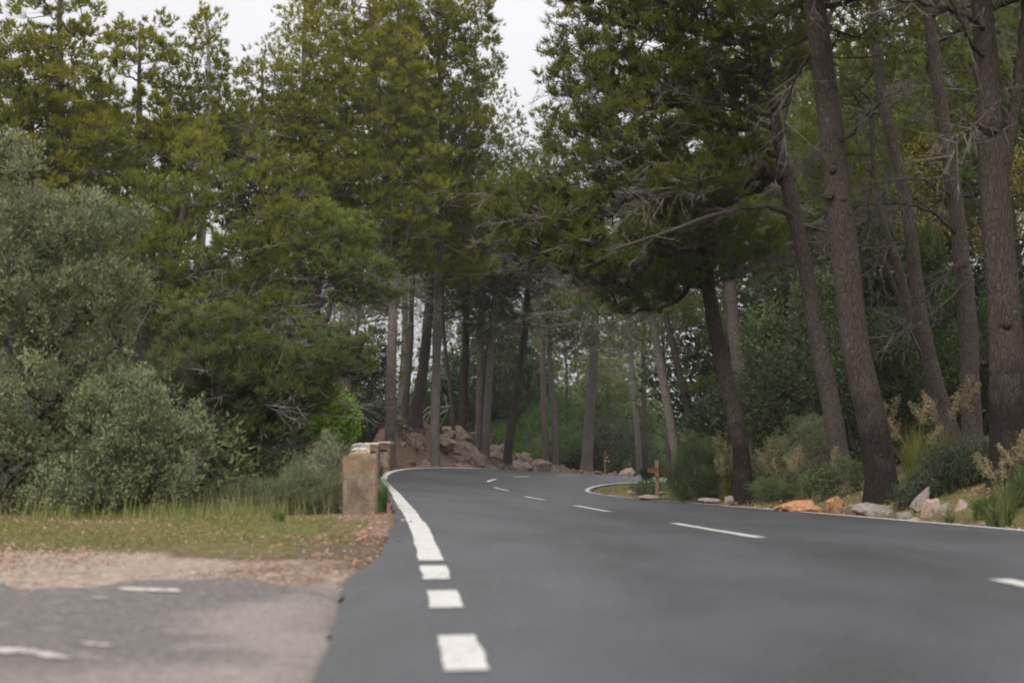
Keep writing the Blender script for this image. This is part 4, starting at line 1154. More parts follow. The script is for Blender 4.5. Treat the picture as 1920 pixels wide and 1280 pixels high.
make('smooth grey pine with drooping bare side boughs left of the big forked trunk', GR, 1825, 24,
     [(1820, 720), (1813, 580), (1799, 440), (1786, 330), (1766, 200), (1748, 60), (1736, -100), (1725, -350)], [.17, .16, .152, .14, .13, .115, .10, .09, .05],
     [(1750, -330, 230, 170, 24, 2.8), (1700, -60, 130, 50, 23, 1.2), (1800, 20, 60, 30, 24, .7), (1770, 110, 70, 50, 26, .9), (1700, 40, 80, 60, 26, .9)], 120, 127, first=.62,
     limbs=[([(1800, 446), (1775, 420, 23.8), (1740, 395, 23.5), (1690, 382, 23.2), (1620, 384, 22.8)], (.042, .008)), ([(1790, 370), (1750, 345, 23.6), (1700, 335, 23.2), (1620, 352, 22.6)], (.028, .006)),
            ([(1818, 502), (1790, 500, 23.7), (1750, 540, 23.3), (1700, 600, 23), (1650, 640, 22.7)], (.04, .006)), ([(1818, 520), (1780, 560, 23.6), (1730, 600, 23.2), (1690, 620, 22.9)], (.028, .005))], **canopy)
make('big dark pine with a forked trunk and round branch scar near the right edge', GR, 1896, 17.4,
     [(1890, 800), (1883, 600), (1869, 430), (1863, 300), (1856, 180), (1846, 40), (1836, -120), (1825, -420)], [.225, .21, .20, .19, .175, .15, .14, .12, .06],
     [(1850, -420, 330, 200, 17.4, 3.0), (2050, -200, 200, 200, 17, 2.5), (1780, -170, 180, 70, 16.5, 1.5)], 130, 128, first=.62,
     knot_px=[(1857, 228, 17.22, .10, (-.15, -.98, 0)), (1888, 605, 17.2, .05, (.1, -1, 0))],
     limbs=[([(1876, 345), (1888, 285), (1903, 195), (1918, 90), (1930, -60), (1945, -260)], (.085, .065)), ([(1860, 240), (1830, 235, 17.2), (1800, 260, 17), (1790, 300, 17)], (.025, .006)),
            ([(1852, 60), (1810, 30, 17), (1750, 10, 16.6), (1680, 0, 16.2)], (.035, .012)), ([(1850, 110), (1820, 80, 17), (1790, 20, 16.8), (1760, -40, 16.5)], (.03, .012))], **{**canopy, 'sides': 18, 'mats': ('bark_mid', 'needle_dark')})

# left side
lf = dict(nl=.15, nw=.026, cl_r=.68, tufts=42, needles=11, mind=.62, dead=30)
make('tall dark olive pine at the far left rising above the grey green shrub', GL, 105, 37, [(105, 700), (108, 400), (112, 150), (110, -60)], [.22, .2, .17, .1, .03],
     [(112, 40, 62, 90), (60, 170, 95, 100), (130, 200, 74, 80), (40, 310, 100, 100), (150, 300, 90, 70), (90, 420, 110, 80), (60, -40, 50, 60)], 230, 131, first=.3, **{**lf, 'mats': ('bark', 'needle_olive')})
make('pine with small spiky top between the far left pine and the narrow spire', GL, 262, 41, [(262, 700), (262, 420), (262, 220), (265, 40)], [.2, .18, .15, .09, .02],
     [(268, 112, 52, 50), (230, 80, 20, 40), (290, 60, 14, 22), (262, 200, 40, 20), (215, 290, 85, 90), (310, 300, 75, 80), (250, 400, 120, 80)], 210, 132, first=.3, **{**lf, 'mats': ('bark', 'needle_olive'), 'mind': .62, 'cl_r': .62})
make('pine with a narrow spire top and pale bare stem below', GL, 366, 43, [(370, 600), (378, 420), (386, 300), (393, 180), (384, 20)], [.19, .17, .14, .12, .08, .02],
     [(384, 55, 20, 36), (388, 120, 34, 46), (350, 190, 46, 40), (400, 215, 42, 40), (350, 270, 60, 50), (430, 270, 50, 50)], 130, 133, first=.5, limbs=[([(379, 410), (400, 390, 42.6), (440, 380, 42.2)], (.05, .015))], **{**lf, 'mats': ('wood_pale', 'needle_olive'), 'mind': .55, 'cl_r': .60, 'tufts': 28})
make('rounded olive pine left of the tallest central crown', GL, 492, 47, [(492, 700), (492, 450), (492, 250), (490, 110)], [.22, .19, .15, .09, .02],
     [(490, 185, 46, 70), (455, 280, 72, 66), (540, 280, 60, 90), (500, 390, 100, 80), (580, 350, 60, 80)], 200, 134, first=.3, **{**lf, 'mats': ('bark', 'needle_olive'), 'cl_r': .8, 'mind': .75})
make('tall narrow pine behind the central crown with sky on its left', GL, 565, 58, [(565, 600), (565, 300), (570, 100), (575, -80)], [.25, .22, .17, .1, .03],
     [(575, 40, 40, 90), (545, 120, 30, 70), (600, -20, 50, 60), (560, 220, 50, 80)], 75, 135, first=.4, **{**cen, 'tufts': 26})
make('broad green pine with bare twiggy interior in the middle of the left wood', GL, 318, 33, [(318, 740), (316, 640), (320, 540), (340, 420), (360, 330)], [.22, .2, .18, .15, .1, .04],
     [(290, 500, 100, 60), (330, 400, 60, 60), (430, 500, 80, 60), (470, 400, 50, 80), (330, 590, 110, 60), (450, 590, 80, 50), (230, 470, 60, 60), (220, 580, 60, 50), (500, 470, 44, 50), (520, 620, 50, 30), (420, 350, 30, 50), (370, 290, 34, 50), (560, 400, 40, 80), (260, 400, 34, 40), (480, 320, 30, 50)], 185, 136, first=.35, **{**lf, 'mats': ('bark', 'needle_dark'), 'cl_r': .60, 'mind': .5, 'dead': 110, 'nl': .15, 'nw': .018, 'shell': .45})
make('young pine with low boughs spreading toward the hollow beside the road', GL, 415, 27, [(415, 780), (412, 690), (405, 610)], [.14, .12, .10, .03],
     [(430, 690, 100, 60), (520, 745, 95, 44), (600, 680, 66, 34), (350, 730, 70, 60), (650, 675, 36, 30), (470, 820, 80, 24), (400, 620, 60, 40)], 170, 137, first=.2, **{**lf, 'mats': ('bark_dark', 'needle_shade'), 'cl_r': .42, 'mind': .40, 'dead': 36, 'nl': .13, 'nw': .015, 'dead_len': 1.6})
make('brown trunked pine half hidden by young boughs left of the pale forked pine', GL, 588, 43, [(588, 700), (590, 600), (592, 520), (600, 430), (610, 340)], [.25, .235, .22, .2, .15, .05],
     [(590, 450, 90, 55), (650, 520, 80, 36), (540, 500, 70, 50), (560, 560, 60, 24), (690, 560, 50, 24)], 110, 138, first=.45, limbs=[([(594, 640), (612, 600, 42.8), (625, 560, 42.6), (640, 540, 42.4)], (.10, .04)), ([(600, 630, 42.6), (640, 615, 42), (680, 604, 41.5), (730, 598, 41)], (.05, .02))], **{**lf, 'mats': ('bark', 'needle'), 'cl_r': .7, 'dead': 60, 'dead_len': 2.2})

# ------------------------------------------------------------------ forest behind, copies of three grown pines
def generic(seed, H, mats):
    g = rng(seed)
    n = 7; zz = np.linspace(0, H, n); x = np.cumsum(g.normal(0, .14, n)); y = np.cumsum(g.normal(0, .14, n)); x -= x[0]; y -= y[0]
    tr = np.stack([x, y, zz], 1)
    E = [((x[-2] + g.normal(0, .5), y[-2] + g.normal(0, .5), H*f), np.array([w, w, h_])) for f, w, h_ in ((.93, 1.0, 1.6), (.80, 1.9, 1.6), (.66, 2.5, 1.7), (.52, 2.4, 1.2))]
    return pine(tr, np.linspace(.16, .03, n), E, 95, seed, first=.35, nl=.24, nw=.045, cl_r=1.0, tufts=30, needles=8, mind=.9, dead=60, dead_len=2.6, mats=mats)
protos = [generic(201, 15.5, ('bark', 'needle')), generic(202, 14, ('bark_dark', 'needle')), generic(203, 17, ('bark', 'needle'))]
first = {}
def forest(px, D, k, sc, rz, label, group):
    label = ('grey barked ', 'dark barked ', 'tall grey barked ')[k] + label
    p = at_ground(px, D, -.1)
    if k not in first:
        tm, cm, org = protos[k]
        t_ = plant_pine('pine_tree', label, group, tm, cm, org); first[k] = t_
        t_.location = p; t_.rotation_euler.z = rz; t_.scale = (sc,)*3
        return t_
    return dup(first[k], tuple(p), rz, sc, label, group)
g = rng(9)
deep = 'pine deep in the shaded wood beyond the far bend'
for px, D, k, sc in ((640, 74, 2, 1.45), (750, 96, 0, 1.9), (820, 100, 2, 1.45), (668, 66, 0, .9), (640, 92, 2, .95), (885, 98, 0, 1.0), (990, 98, 2, .85), (1066, 104, 2, .9),
                     (1140, 108, 1, 1.0), (1165, 132, 2, 1.0), (600, 110, 1, 1.1), (520, 84, 0, .95), (450, 70, 2, .85), (940, 135, 1, 1.1), (905, 125, 1, 1.0), (1030, 128, 2, 1.1), (1105, 140, 1, 1.1), (1205, 135, 0, 1.1), (1150, 165, 1, 1.3)):
    forest(px, D, k, sc*g.uniform(.94, 1.06), g.uniform(0, 6.28), deep, 'pines deep beyond the bend')
hl = 'pine standing in the dim wood up the right hillside'
for px, D, k, sc in ((1372, 50, 0, .75), (1420, 58, 1, .9), (1480, 44, 2, .7), (1530, 52, 0, .85), (1600, 40, 1, .75), (1610, 60, 2, .9), (1690, 48, 0, .85), (1720, 38, 1, .7), (1800, 42, 2, .8), (1850, 54, 0, .95), (1905, 36, 1, .8), (1930, 46, 2, .9), (1990, 34, 0, .9), (1560, 72, 1, 1.0), (1460, 78, 2, 1.0), (1760, 66, 1, 1.0), (2040, 44, 2, 1.0)):
    forest(px, D, k, sc*1.22*g.uniform(.94, 1.06), g.uniform(0, 6.28), hl, 'pines up the right hillside')
lw_ = 'pine in the thick wood behind the left verge'
for px, D, k, sc in ((20, 52, 0, 1.15), (130, 54, 2, 1.0), (180, 56, 1, .92), (320, 60, 2, .76), (430, 58, 1, .80), (-60, 44, 2, .9), (255, 52, 0, .70), (90, 64, 2, .9), (530, 66, 1, .88), (-150, 36, 1, .9), (480, 54, 0, .66), (212, 47, 1, .78), (405, 48, 0, .62), (370, 50, 1, .66)):
    forest(px, D, k, sc*g.uniform(.94, 1.06), g.uniform(0, 6.28), lw_, 'pines deep behind the left verge')

# ------------------------------------------------------------------ shrubs
def bsh(label, cat, base_px, D, ells, seed, n_cl, cl_r, tufts, ll, lw, mat, name='shrub', group=None, **kw):
    E = [ell(*e, D) if len(e) == 4 else ell(*e) for e in ells]
    b0 = at_ground(base_px, D, -.03)
    return plant_bush(name, label, cat, bush(E, seed, n_cl, cl_r, tufts, ll, lw, mat, b0, **kw), group)

bsh('tall grey green olive shrub filling the left edge above the grass', 'shrub', 70, 15.6,
    [(20, 340, 50, 80), (40, 440, 100, 90), (150, 440, 90, 60), (235, 420, 34, 46), (60, 560, 130, 110), (190, 560, 80, 100), (90, 740, 150, 100), (20, 860, 110, 100), (200, 720, 70, 90)],
    501, 420, .17, 34, .055, .016, 'olive', name='olive_shrub', needles=5, mats_bark='bark_dark', up=.5, mind=.14, stem_r=.0042, shell=.2)
bsh('lower grey green shrub to the right of the tall olive, beside the hollow', 'shrub', 290, 15.2,
    [(245, 800, 100, 90), (310, 830, 58, 72), (372, 795, 24, 34), (200, 890, 110, 70), (295, 910, 66, 56), (150, 930, 100, 50)],
    502, 260, .15, 32, .045, .016, 'olive', name='olive_shrub', needles=5, mats_bark='bark_dark', up=.4, mind=.12, stem_r=.004, shell=.15)
bsh('grey feathery shrub directly left of the brown guard post', 'shrub', 622, 15.8, [(622, 870, 44, 40), (590, 910, 60, 50), (640, 930, 30, 50)], 503, 110, .13, 40, .030, .005, 'olive', needles=4, mind=.10, stem_r=.003, mats_bark='twig', up=.6)
bsh('mid green fine leaved bush between the grass verge and the guard post', 'shrub', 570, 14.6, [(565, 945, 70, 50), (610, 960, 50, 40), (520, 970, 50, 36)], 504, 120, .13, 40, .040, .005, 'broom', needles=5, mind=.10, stem_r=.003, up=.9, mats_bark='twig')
bsh('dark tangled low bush in the hollow right of the olive shrubs', 'shrub', 440, 15.6, [(440, 945, 70, 40), (500, 940, 50, 36), (400, 975, 50, 30)], 505, 90, .14, 30, .030, .006, 'broom', needles=4, mind=.11, stem_r=.004, mats_bark='bark_dark')
bsh('straw coloured dry bush touching the left side of the guard post', 'shrub', 632, 14.7, [(632, 945, 16, 40), (640, 985, 14, 20)], 506, 24, .09, 30, .05, .005, 'plume', needles=3, mind=.06, stem_r=.002, mats_bark='twig', up=.9)
bsh('bright yellow green leafy bush in the dark hollow left of the guard stones', 'shrub', 612, 36, [(640, 785, 30, 34), (600, 795, 36, 28), (585, 770, 18, 20), (620, 760, 26, 22), (645, 810, 24, 16)], 507, 120, .17, 44, .085, .065, 'bright', needles=2, mind=.2, stem_r=.006, mats_bark='bark_dark', up=.1, kind='tri')
bsh('patch of young green leaves climbing around the half hidden brown trunk', 'shrub', 560, 42, [(565, 605, 26, 30), (600, 640, 14, 20), (545, 625, 20, 18)], 508, 40, .16, 40, .08, .06, 'lime', needles=2, mind=.2, mats_bark='bark_dark', up=.1, kind='tri')
bsh('dark evergreen bush in deep shade behind the panelled guard stones', 'shrub', 690, 52, [(690, 790, 44, 50), (660, 830, 40, 30), (700, 700, 34, 60), (745, 840, 16, 36)], 509, 120, .4, 60, .085, .045, 'oak', name='evergreen_shrub', needles=2, mind=.4, mats_bark='bark_dark', kind='tri')
bsh('very dark evergreen bush under the low boughs left of the bright bush', 'shrub', 535, 34, [(540, 830, 40, 34), (500, 860, 60, 24), (560, 860, 36, 26)], 510, 80, .25, 50, .06, .035, 'oak', name='evergreen_shrub', needles=2, mind=.25, mats_bark='bark_dark', kind='tri')
bsh('dark glossy evergreen tree behind the trunks on the earth bank', 'tree', 925, 72, [(940, 690, 60, 70), (880, 720, 50, 60), (975, 740, 36, 50), (920, 630, 50, 40), (1005, 720, 24, 50), (900, 760, 70, 30)], 511, 200, .5, 70, .11, .06, 'oak', name='evergreen_tree', needles=2, mind=.5, stem_r=.012, mats_bark='bark_dark', kind='tri')
bsh('yellowish green bush behind the bank at the foot of the far trunks', 'shrub', 1000, 80, [(1000, 790, 40, 40), (1060, 830, 40, 30), (960, 810, 40, 26)], 512, 90, .4, 60, .10, .05, 'lime', needles=2, mind=.4, mats_bark='bark_dark', kind='tri')
bsh('sunlit light green bush glimpsed between the leaning pine and the straight bank pine', 'shrub', 815, 72, [(815, 740, 40, 50), (835, 700, 30, 40), (790, 780, 30, 24), (850, 790, 40, 20)], 526, 90, .4, 60, .10, .06, 'lime', needles=2, mind=.35, mats_bark='bark_dark', kind='tri')
bsh('dark rounded shrub across the road behind the far trail post', 'shrub', 1150, 92, [(1150, 840, 44, 44), (1190, 850, 30, 40), (1110, 850, 30, 34)], 513, 120, .5, 60, .11, .06, 'oak', name='evergreen_shrub', needles=2, mind=.5, mats_bark='bark_dark', kind='tri')
bsh('wide spiky green bush beside the road between trail post and curved trunk', 'shrub', 1312, 28.2, [(1318, 888, 54, 42), (1280, 912, 22, 24), (1350, 890, 30, 46), (1312, 855, 34, 24)], 514, 190, .20, 40, .075, .006, 'shrub', needles=6, mind=.17, up=1.1, stem_r=.003, mats_bark='twig', kind='blade')
bsh('small low bush left of the wooden trail post on the grassy point', 'shrub', 1213, 33, [(1212, 918, 24, 13), (1228, 915, 14, 10)], 515, 34, .12, 40, .04, .010, 'shrub', needles=4, mind=.1, stem_r=.003, mats_bark='twig', kind='tri')
bsh('little round topped dark plant on a stem by the inner edge line', 'shrub', 1212, 44, [(1212, 890, 9, 8), (1209, 886, 6, 5)], 516, 22, .10, 40, .05, .02, 'oak', needles=3, mind=.07, stem_r=.006, mats_bark='bark_dark', kind='tri')
bsh('dark blue green bush between the thick scarred trunk and the forked trunk', 'shrub', 1795, 18.6, [(1790, 890, 56, 40), (1830, 880, 40, 46), (1750, 905, 30, 30), (1800, 930, 60, 30)], 517, 190, .14, 44, .035, .012, 'oak', name='evergreen_shrub', needles=4, mind=.12, stem_r=.003, mats_bark='bark_dark')
bsh('round dark green shrub behind the curved trunk on its right', 'shrub', 1420, 33, [(1400, 790, 60, 60), (1450, 740, 60, 60), (1340, 800, 50, 46), (1430, 830, 60, 36), (1490, 780, 50, 60)], 518, 240, .28, 50, 0.072, 0.042, 'oak', name='evergreen_shrub', needles=2, mind=.25, mats_bark='bark_dark', stem_r=.005, kind='tri')
bsh('greyish green bush left of the base of the long bough pine', 'shrub', 1490, 27, [(1490, 850, 50, 34), (1530, 880, 40, 26), (1450, 880, 40, 30), (1520, 820, 40, 40)], 519, 130, .2, 36, .04, .010, 'olive', needles=4, mind=.16, stem_r=.003, mats_bark='twig', kind='tri')
bsh('tall yellow flowering shrub high between the slim grey pines', 'shrub', 1735, 36, [(1735, 290, 40, 50), (1720, 350, 40, 50), (1765, 340, 30, 60), (1730, 420, 40, 40)], 520, 130, .28, 44, .06, .045, 'yellow', needles=2, mind=.26, mats_bark='bark_dark', stem_r=.006, kind='tri')
bsh('small yellow flowering bush at the far right behind the forked trunk', 'shrub', 1930, 33, [(1930, 330, 36, 60), (1850, 450, 24, 30), (1935, 420, 24, 30)], 521, 60, .22, 40, .06, .045, 'yellow', needles=2, mind=.22, mats_bark='bark_dark', kind='tri')
bsh('fresh green leafy bush glowing between the slim pine and the smooth grey pine', 'shrub', 1755, 31, [(1760, 560, 36, 60), (1750, 650, 40, 60), (1775, 710, 34, 50), (1735, 480, 34, 50), (1930, 600, 30, 60), (1860, 620, 26, 60)], 522, 200, .22, 46, 0.060, 0.043, 'lime', needles=2, mind=.2, mats_bark='bark_dark', kind='tri')
bsh('dark green shrub in the shade between the thick trunk and the slim pines', 'shrub', 1700, 29, [(1690, 720, 50, 60), (1660, 640, 50, 60), (1720, 790, 50, 40), (1690, 830, 50, 30)], 523, 190, .22, 44, 0.060, 0.036, 'shrub', needles=2, mind=.2, mats_bark='bark_dark', kind='tri')
bsh('green shrub behind the long bough pine and the thick scarred trunk', 'shrub', 1560, 34, [(1540, 640, 50, 70), (1500, 700, 50, 60), (1580, 720, 50, 60), (1450, 640, 50, 70), (1530, 560, 50, 50), (1610, 800, 40, 40)], 524, 230, .28, 46, 0.072, 0.036, 'shrub', needles=2, mind=.26, mats_bark='bark_dark', kind='tri')
bsh('yellow green low bush at the right edge above the strap leaved plant', 'shrub', 1915, 15.8, [(1905, 940, 26, 24), (1930, 930, 20, 36), (1845, 955, 20, 16)], 525, 60, .10, 36, .035, .010, 'lime', needles=4, mind=.08, stem_r=.002, mats_bark='twig')

bsh('dark low undergrowth bush at the foot of the long bough pine', 'shrub', 1545, 22.6, [(1545, 905, 40, 22), (1600, 890, 24, 26)], 527, 70, .13, 34, .035, .012, 'shrub', needles=4, mind=.1, stem_r=.002, mats_bark='twig')
bsh('dark low bush between the leaning grey slab and the thick scarred trunk', 'shrub', 1705, 18.4, [(1705, 935, 26, 24), (1730, 915, 24, 24)], 528, 60, .10, 34, .03, .010, 'oak', needles=4, mind=.08, stem_r=.002, mats_bark='twig')
bsh('small weedy bush in front of the tall plumed tussock near the edge line', 'shrub', 1450, 25.4, [(1440, 920, 36, 18), (1475, 925, 24, 14)], 529, 60, .11, 34, .035, .010, 'shrub', needles=4, mind=.09, stem_r=.002, mats_bark='twig')

# filler shrubs deep in the wood: copies of two
def shrub_proto(seed, mat, w):
    E = [(np.array([0, 0, .9]), np.array([1.1*w, 1.1*w, .9])), (np.array([.7, .3, .6]), np.array([.8, .8, .6])), (np.array([-.6, -.3, 1.2]), np.array([.7, .7, .7]))]
    return bush(E, seed, 85, .34, 46, .085, .04, mat, np.array([0, 0, 0.]), needles=2, mind=.3, mats_bark='bark_dark', stem_r=.008, kind='tri')
sp_ = [shrub_proto(601, 'shrub', 1.1), shrub_proto(602, 'oak', 1.0), shrub_proto(603, 'lime', 1.0)]
sroot = {}
def filler(px, D, k, sc, label, group):
    label = ('mid green ', 'dark green ', 'fresh yellowish green ')[k] + label
    p = at_ground(px, D, -.05)
    if k not in sroot:
        t_ = plant_bush('shrub', label, 'shrub', sp_[k], group, p); t_.scale = (sc,)*3; sroot[k] = t_; return t_
    return dup(sroot[k], tuple(p), g.uniform(0, 6.28), sc, label, group)
g = rng(31)
for D0, D1, a, b_, n, lb, gp in ((74, 120, 560, 1290, 46, 'shrub in the understorey beyond the far bend', 'shrubs beyond the bend'),
                                 (30, 64, 1400, 2040, 52, 'shrub in the understorey up the right hillside', 'shrubs up the right hillside'),
                                 (24, 60, -120, 640, 40, 'shrub in the shaded hollow behind the left verge', 'shrubs in the left hollow')):
    for k in range(n):
        D = g.uniform(D0, D1); px = g.uniform(a, b_)
        p = P(px, 888, D); _, _, dd = road_frame(p[0], p[1])
        if dd[0] < 2.6 or (a == 560 and px < 760 and D < 60): continue
        filler(px, D, int(g.choice(3, p=[.5, .35, .15])), g.uniform(.9, 1.9), lb, gp)

for px, D, k, sc in ((1420, 60, 1, 3.8), (1450, 66, 0, 3.4), (1490, 56, 1, 3.9), (1540, 62, 0, 4.0), (1590, 55, 1, 3.8), (1640, 60, 0, 4.0), (1700, 52, 1, 3.8), (1475, 82, 0, 4.0), (1780, 56, 0, 3.9), (1850, 48, 1, 3.8), (1920, 44, 0, 2.6), (1560, 76, 1, 4.0), (1980, 50, 1, 3)):
    filler(px, D, k, sc, 'tall thicket closing the view up the right hillside', 'thickets up the right hillside')

for px, D, k, sc in ((850, 110, 2, 4.0), (960, 118, 0, 4.2), (1010, 105, 2, 3.6), (1060, 125, 0, 4.6), (1110, 112, 2, 4.0), (1160, 128, 0, 4.6), (1210, 115, 2, 4.2), (900, 125, 0, 4.4), (1030, 140, 2, 5.0), (1130, 145, 0, 5.0), (720, 100, 2, 3.6), (680, 90, 0, 3.4)):
    filler(px, D, k, sc, 'tall thicket closing the view beyond the far bend', 'thickets beyond the bend')

# ------------------------------------------------------------------ tussocks and plumed grass
def tussock(px, D, label, n, h, spread, seed, mat='reed', plumes=0, ph=1.3, w=.008, cat='grass clump', arch=.6, name='grass_tussock', py=None):
    bm, pl = grass_clump(seed, n, h, spread, w, mat, plumes, ph, arch)
    p = at_ground(px, D, -.03) if py is None else P(px, py, D)
    t_ = thing(name, label, cat, tuple(p), 'grass tussocks')
    obj('blades', bm, t_)
    for m in pl: obj('plume', m, t_)
    return t_
tussock(1716, 20.8, 'bright yellow green tussock right of the thick scarred trunk', 420, .95, .5, 701, 'grass', 3, 1.2, .007)
tussock(1335, 29.5, 'tussock with pale plumes rising above the wide spiky bush', 300, .9, .6, 702, 'reed', 11, 1.55)
tussock(1360, 27.6, 'plumed tussock right against the left side of the curved trunk', 260, .8, .5, 703, 'reed', 11, 1.25)
tussock(1285, 31, 'plumed tussock behind the left end of the wide spiky bush', 220, .8, .5, 704, 'reed', 9, 1.25)
tussock(1425, 27.2, 'tussock with tan plumes just right of the curved trunk', 280, .8, .5, 705, 'reed', 7, 1.35)
tussock(1462, 26.4, 'plumed tussock left of the greyish bush near the edge line', 260, .75, .5, 706, 'reed', 6, 1.2)
tussock(1420, 31.5, 'tall plumed tussock in front of the round dark shrub', 220, .9, .5, 707, 'reed', 11, 1.9)
tussock(1505, 24.6, 'plumed tussock close left of the long bough pine', 260, .75, .5, 708, 'reed', 4, 1.15)
tussock(1560, 23.4, 'tussock in front of the base of the long bough pine', 220, .6, .4, 709, 'reed', 2, .9)
tussock(1768, 22.5, 'tall plumed tussock at the foot of the slim leaning pine', 260, .9, .5, 710, 'reed', 6, 1.5)
tussock(1880, 15.4, 'dry plumed tussock in front of the forked trunk', 260, .6, .45, 711, 'reed', 4, .95)
tussock(1925, 15.8, 'dry plumed tussock at the right edge of the view', 220, .6, .45, 712, 'reed', 3, 1.0)
tussock(1640, 24.5, 'plumed tussock half hidden behind the thick scarred trunk', 240, .85, .5, 713, 'reed', 5, 1.5)
tussock(1880, 14.75, 'green strap leaved plant at the roadside near the right edge', 85, .42, .22, 714, 'reed', 0, 1, .022, 'plant', .8, 'strap_leaved_plant')
tussock(1860, 14.9, 'arching strap leaved plant left of the one near the right edge', 60, .38, .2, 715, 'reed', 0, 1, .022, 'plant', .9, 'strap_leaved_plant')
tussock(1777, 15.9, 'small strap leaved plant in front of the ragged grey rock', 34, .27, .12, 716, 'reed', 0, 1, .018, 'plant', .7, 'strap_leaved_plant')
tussock(525, 12.9, 'small tuft of broad green blades at the edge of the gravel', 60, .20, .16, 717, 'lime', 0, 1, .014, 'plant', .5, 'strap_leaved_plant')
tussock(716, 15.5, 'green grass tuft between the guard post and the road line', 260, .42, .22, 718, 'lime', 0, 1, .006, arch=.35)
tussock(712, 41, 'green grass tuft at the foot of the panelled guard stones', 160, .55, .3, 719, 'lime', 0, 1, .012, arch=.4)

# ------------------------------------------------------------------ dead branches and ivy-less details
def deadwood(label, pts, r0, seed, D):
    b = MB(); g = rng(seed)
    for q, r in pts:
        w_ = np.array([P(*z) for z in q]); u = np.linspace(0, len(w_)-1, 12)
        tube(b, hermite(u, np.arange(len(w_)), w_) + g.normal(0, .01, (12, 3)), np.interp(u, [0, len(w_)-1], r), 6, 0, .5, .05, seed)
    org = P(*pts[0][0][0])
    o = obj('dead_branch', b.mesh('dead_branch', [M['wood_pale']], True, org), None, tuple(org))
    return tag(o, label, 'dead branch')
deadwood('bleached fallen branches heaped between the leaning dark pine and the straight pine',
         [([(786, 795, 58), (800, 775, 58.3), (820, 765, 58.6), (842, 762, 58.6)], (.03, .055)), ([(786, 782, 58), (800, 766, 58.3), (818, 758, 58.6)], (.02, .045)), ([(800, 790, 58), (806, 775, 58.2), (812, 760, 58.4)], (.02, .04)),
          ([(826, 800, 58.8), (838, 770, 58.6), (836, 745, 58.6)], (.03, .02)), ([(786, 795, 58), (784, 806, 57.9), (782, 815, 57.9)], (.04, .02)), ([(815, 805, 58.3), (822, 780, 58.5), (840, 768, 58.6)], (.03, .06))], .1, 1, 58)
deadwood('thin dark fallen branch lying across the low bush in the hollow', [([(372, 972, 15.2), (420, 964, 15.1), (470, 955, 15), (508, 946, 14.9)], (.012, .006)), ([(450, 958, 15), (480, 960, 15), (495, 968, 14.9)], (.008, .004))], .01, 2, 15)

# ------------------------------------------------------------------ grass, litter, gravel, undergrowth: nobody could count these
def scatter(n, seed, x0, x1, y0, y1, ok):
    g = rng(seed); x, y = g.uniform(x0, x1, n), g.uniform(y0, y1, n)
    idx, lat, d = road_frame(x, y); k = ok(x, y, SS[idx], lat, d, g)
    x, y = x[k], y[k]
    return g, np.stack([x, y, gsurf(x, y)], 1)
b = MB()
g, p = scatter(42000, 801, -8, -.6, 9.3, 15.2, lambda x, y, s, la, d, g: (la < 0) & (d > .25) & ((x < -2.2) | (y < 13.2)) & (g.random(len(x)) < sstep(-.25, .55, 1.3*fbm(x*1.1, y*1.1, 3) + sstep(8.5, 11.2, y + .2*np.maximum(-x-2.2, 0))*1.5 - .8)))
hgt = .045 + .17*sstep(13.2, 14.4, p[:, 1])*g.uniform(.4, 1.3, len(p))
blades(b, p, unit(np.array([0, 0, 1]) + g.normal(0, .35, p.shape)), hgt*g.uniform(.5, 1.3, len(p)), .006, 0, np.clip(g.normal(.5, .22, len(p)), 0, 1), 1)
g, p = scatter(60000, 802, .5, 12, 8, 48, lambda x, y, s, la, d, g: (la > 0) & (d > .03) & (d < 3.2) & (g.random(len(x)) < .75*sstep(-.1, .6, fbm(x*1.5, y*1.5, 3) + .35 - .2*d)))
blades(b, p, unit(np.array([0, 0, 1]) + g.normal(0, .4, p.shape)), .09*g.uniform(.4, 1.5, len(p))*(1 + sstep(.3, 1.2, np.abs(fbm(p[:, 0]*2, p[:, 1]*2, 2)))), .008, 0, np.clip(g.normal(.45, .22, len(p)), 0, 1), 2)
g, p = scatter(5000, 803, -5, -.5, 12, 46, lambda x, y, s, la, d, g: (la < 0) & (d > .1) & (d < .7) & (g.random(len(x)) < sstep(0, .5, fbm(x*1.5, y*1.5, 3))))
blades(b, p, unit(np.array([0, 0, 1]) + g.normal(0, .4, p.shape)), .10*g.uniform(.4, 1.5, len(p)), .008, 0, np.clip(g.normal(.35, .2, len(p)), 0, 1), 3)
g, p = scatter(1500, 804, -8, -1.6, 13.2, 15.2, lambda x, y, s, la, d, g: (la < 0) & (d > .5) & (g.random(len(x)) < sstep(-.2, .5, fbm(x*1.2, y*2, 3))))
blades(b, p, unit(np.array([0, 0, 1]) + g.normal(0, .22, p.shape)), .30*g.uniform(.5, 1.4, len(p)), .007, 0, np.clip(g.normal(.85, .15, len(p)), 0, 1), 4)
tag(obj('grass', b.mesh('grass', M['grass'])), kind='stuff')
b = MB()
g, p = scatter(7000, 811, -8, 0, 7, 12, lambda x, y, s, la, d, g: (la < 0) & (d > .03) & (y > 7.65 - .03*x) & (g.random(len(x)) < (1 - sstep(8.6, 10.9, y + 1.2*fbm(x, y, 3)))*sstep(-.6, .3, fbm(x*1.7, y*1.7, 3))))
r = .009*g.uniform(.4, 1.6, len(p))*(1 + 2*(g.random(len(p)) < .04))
tet = np.array([(1, 0, -.3), (-.5, .87, -.3), (-.5, -.87, -.3), (0, 0, .8), (.4, .5, .5)])
q = p[:, None, :] + tet[None]*r[:, None, None]*g.uniform(.6, 1.3, (len(p), 5, 3)) + np.array([0, 0, .004]); a = np.arange(len(p))*5
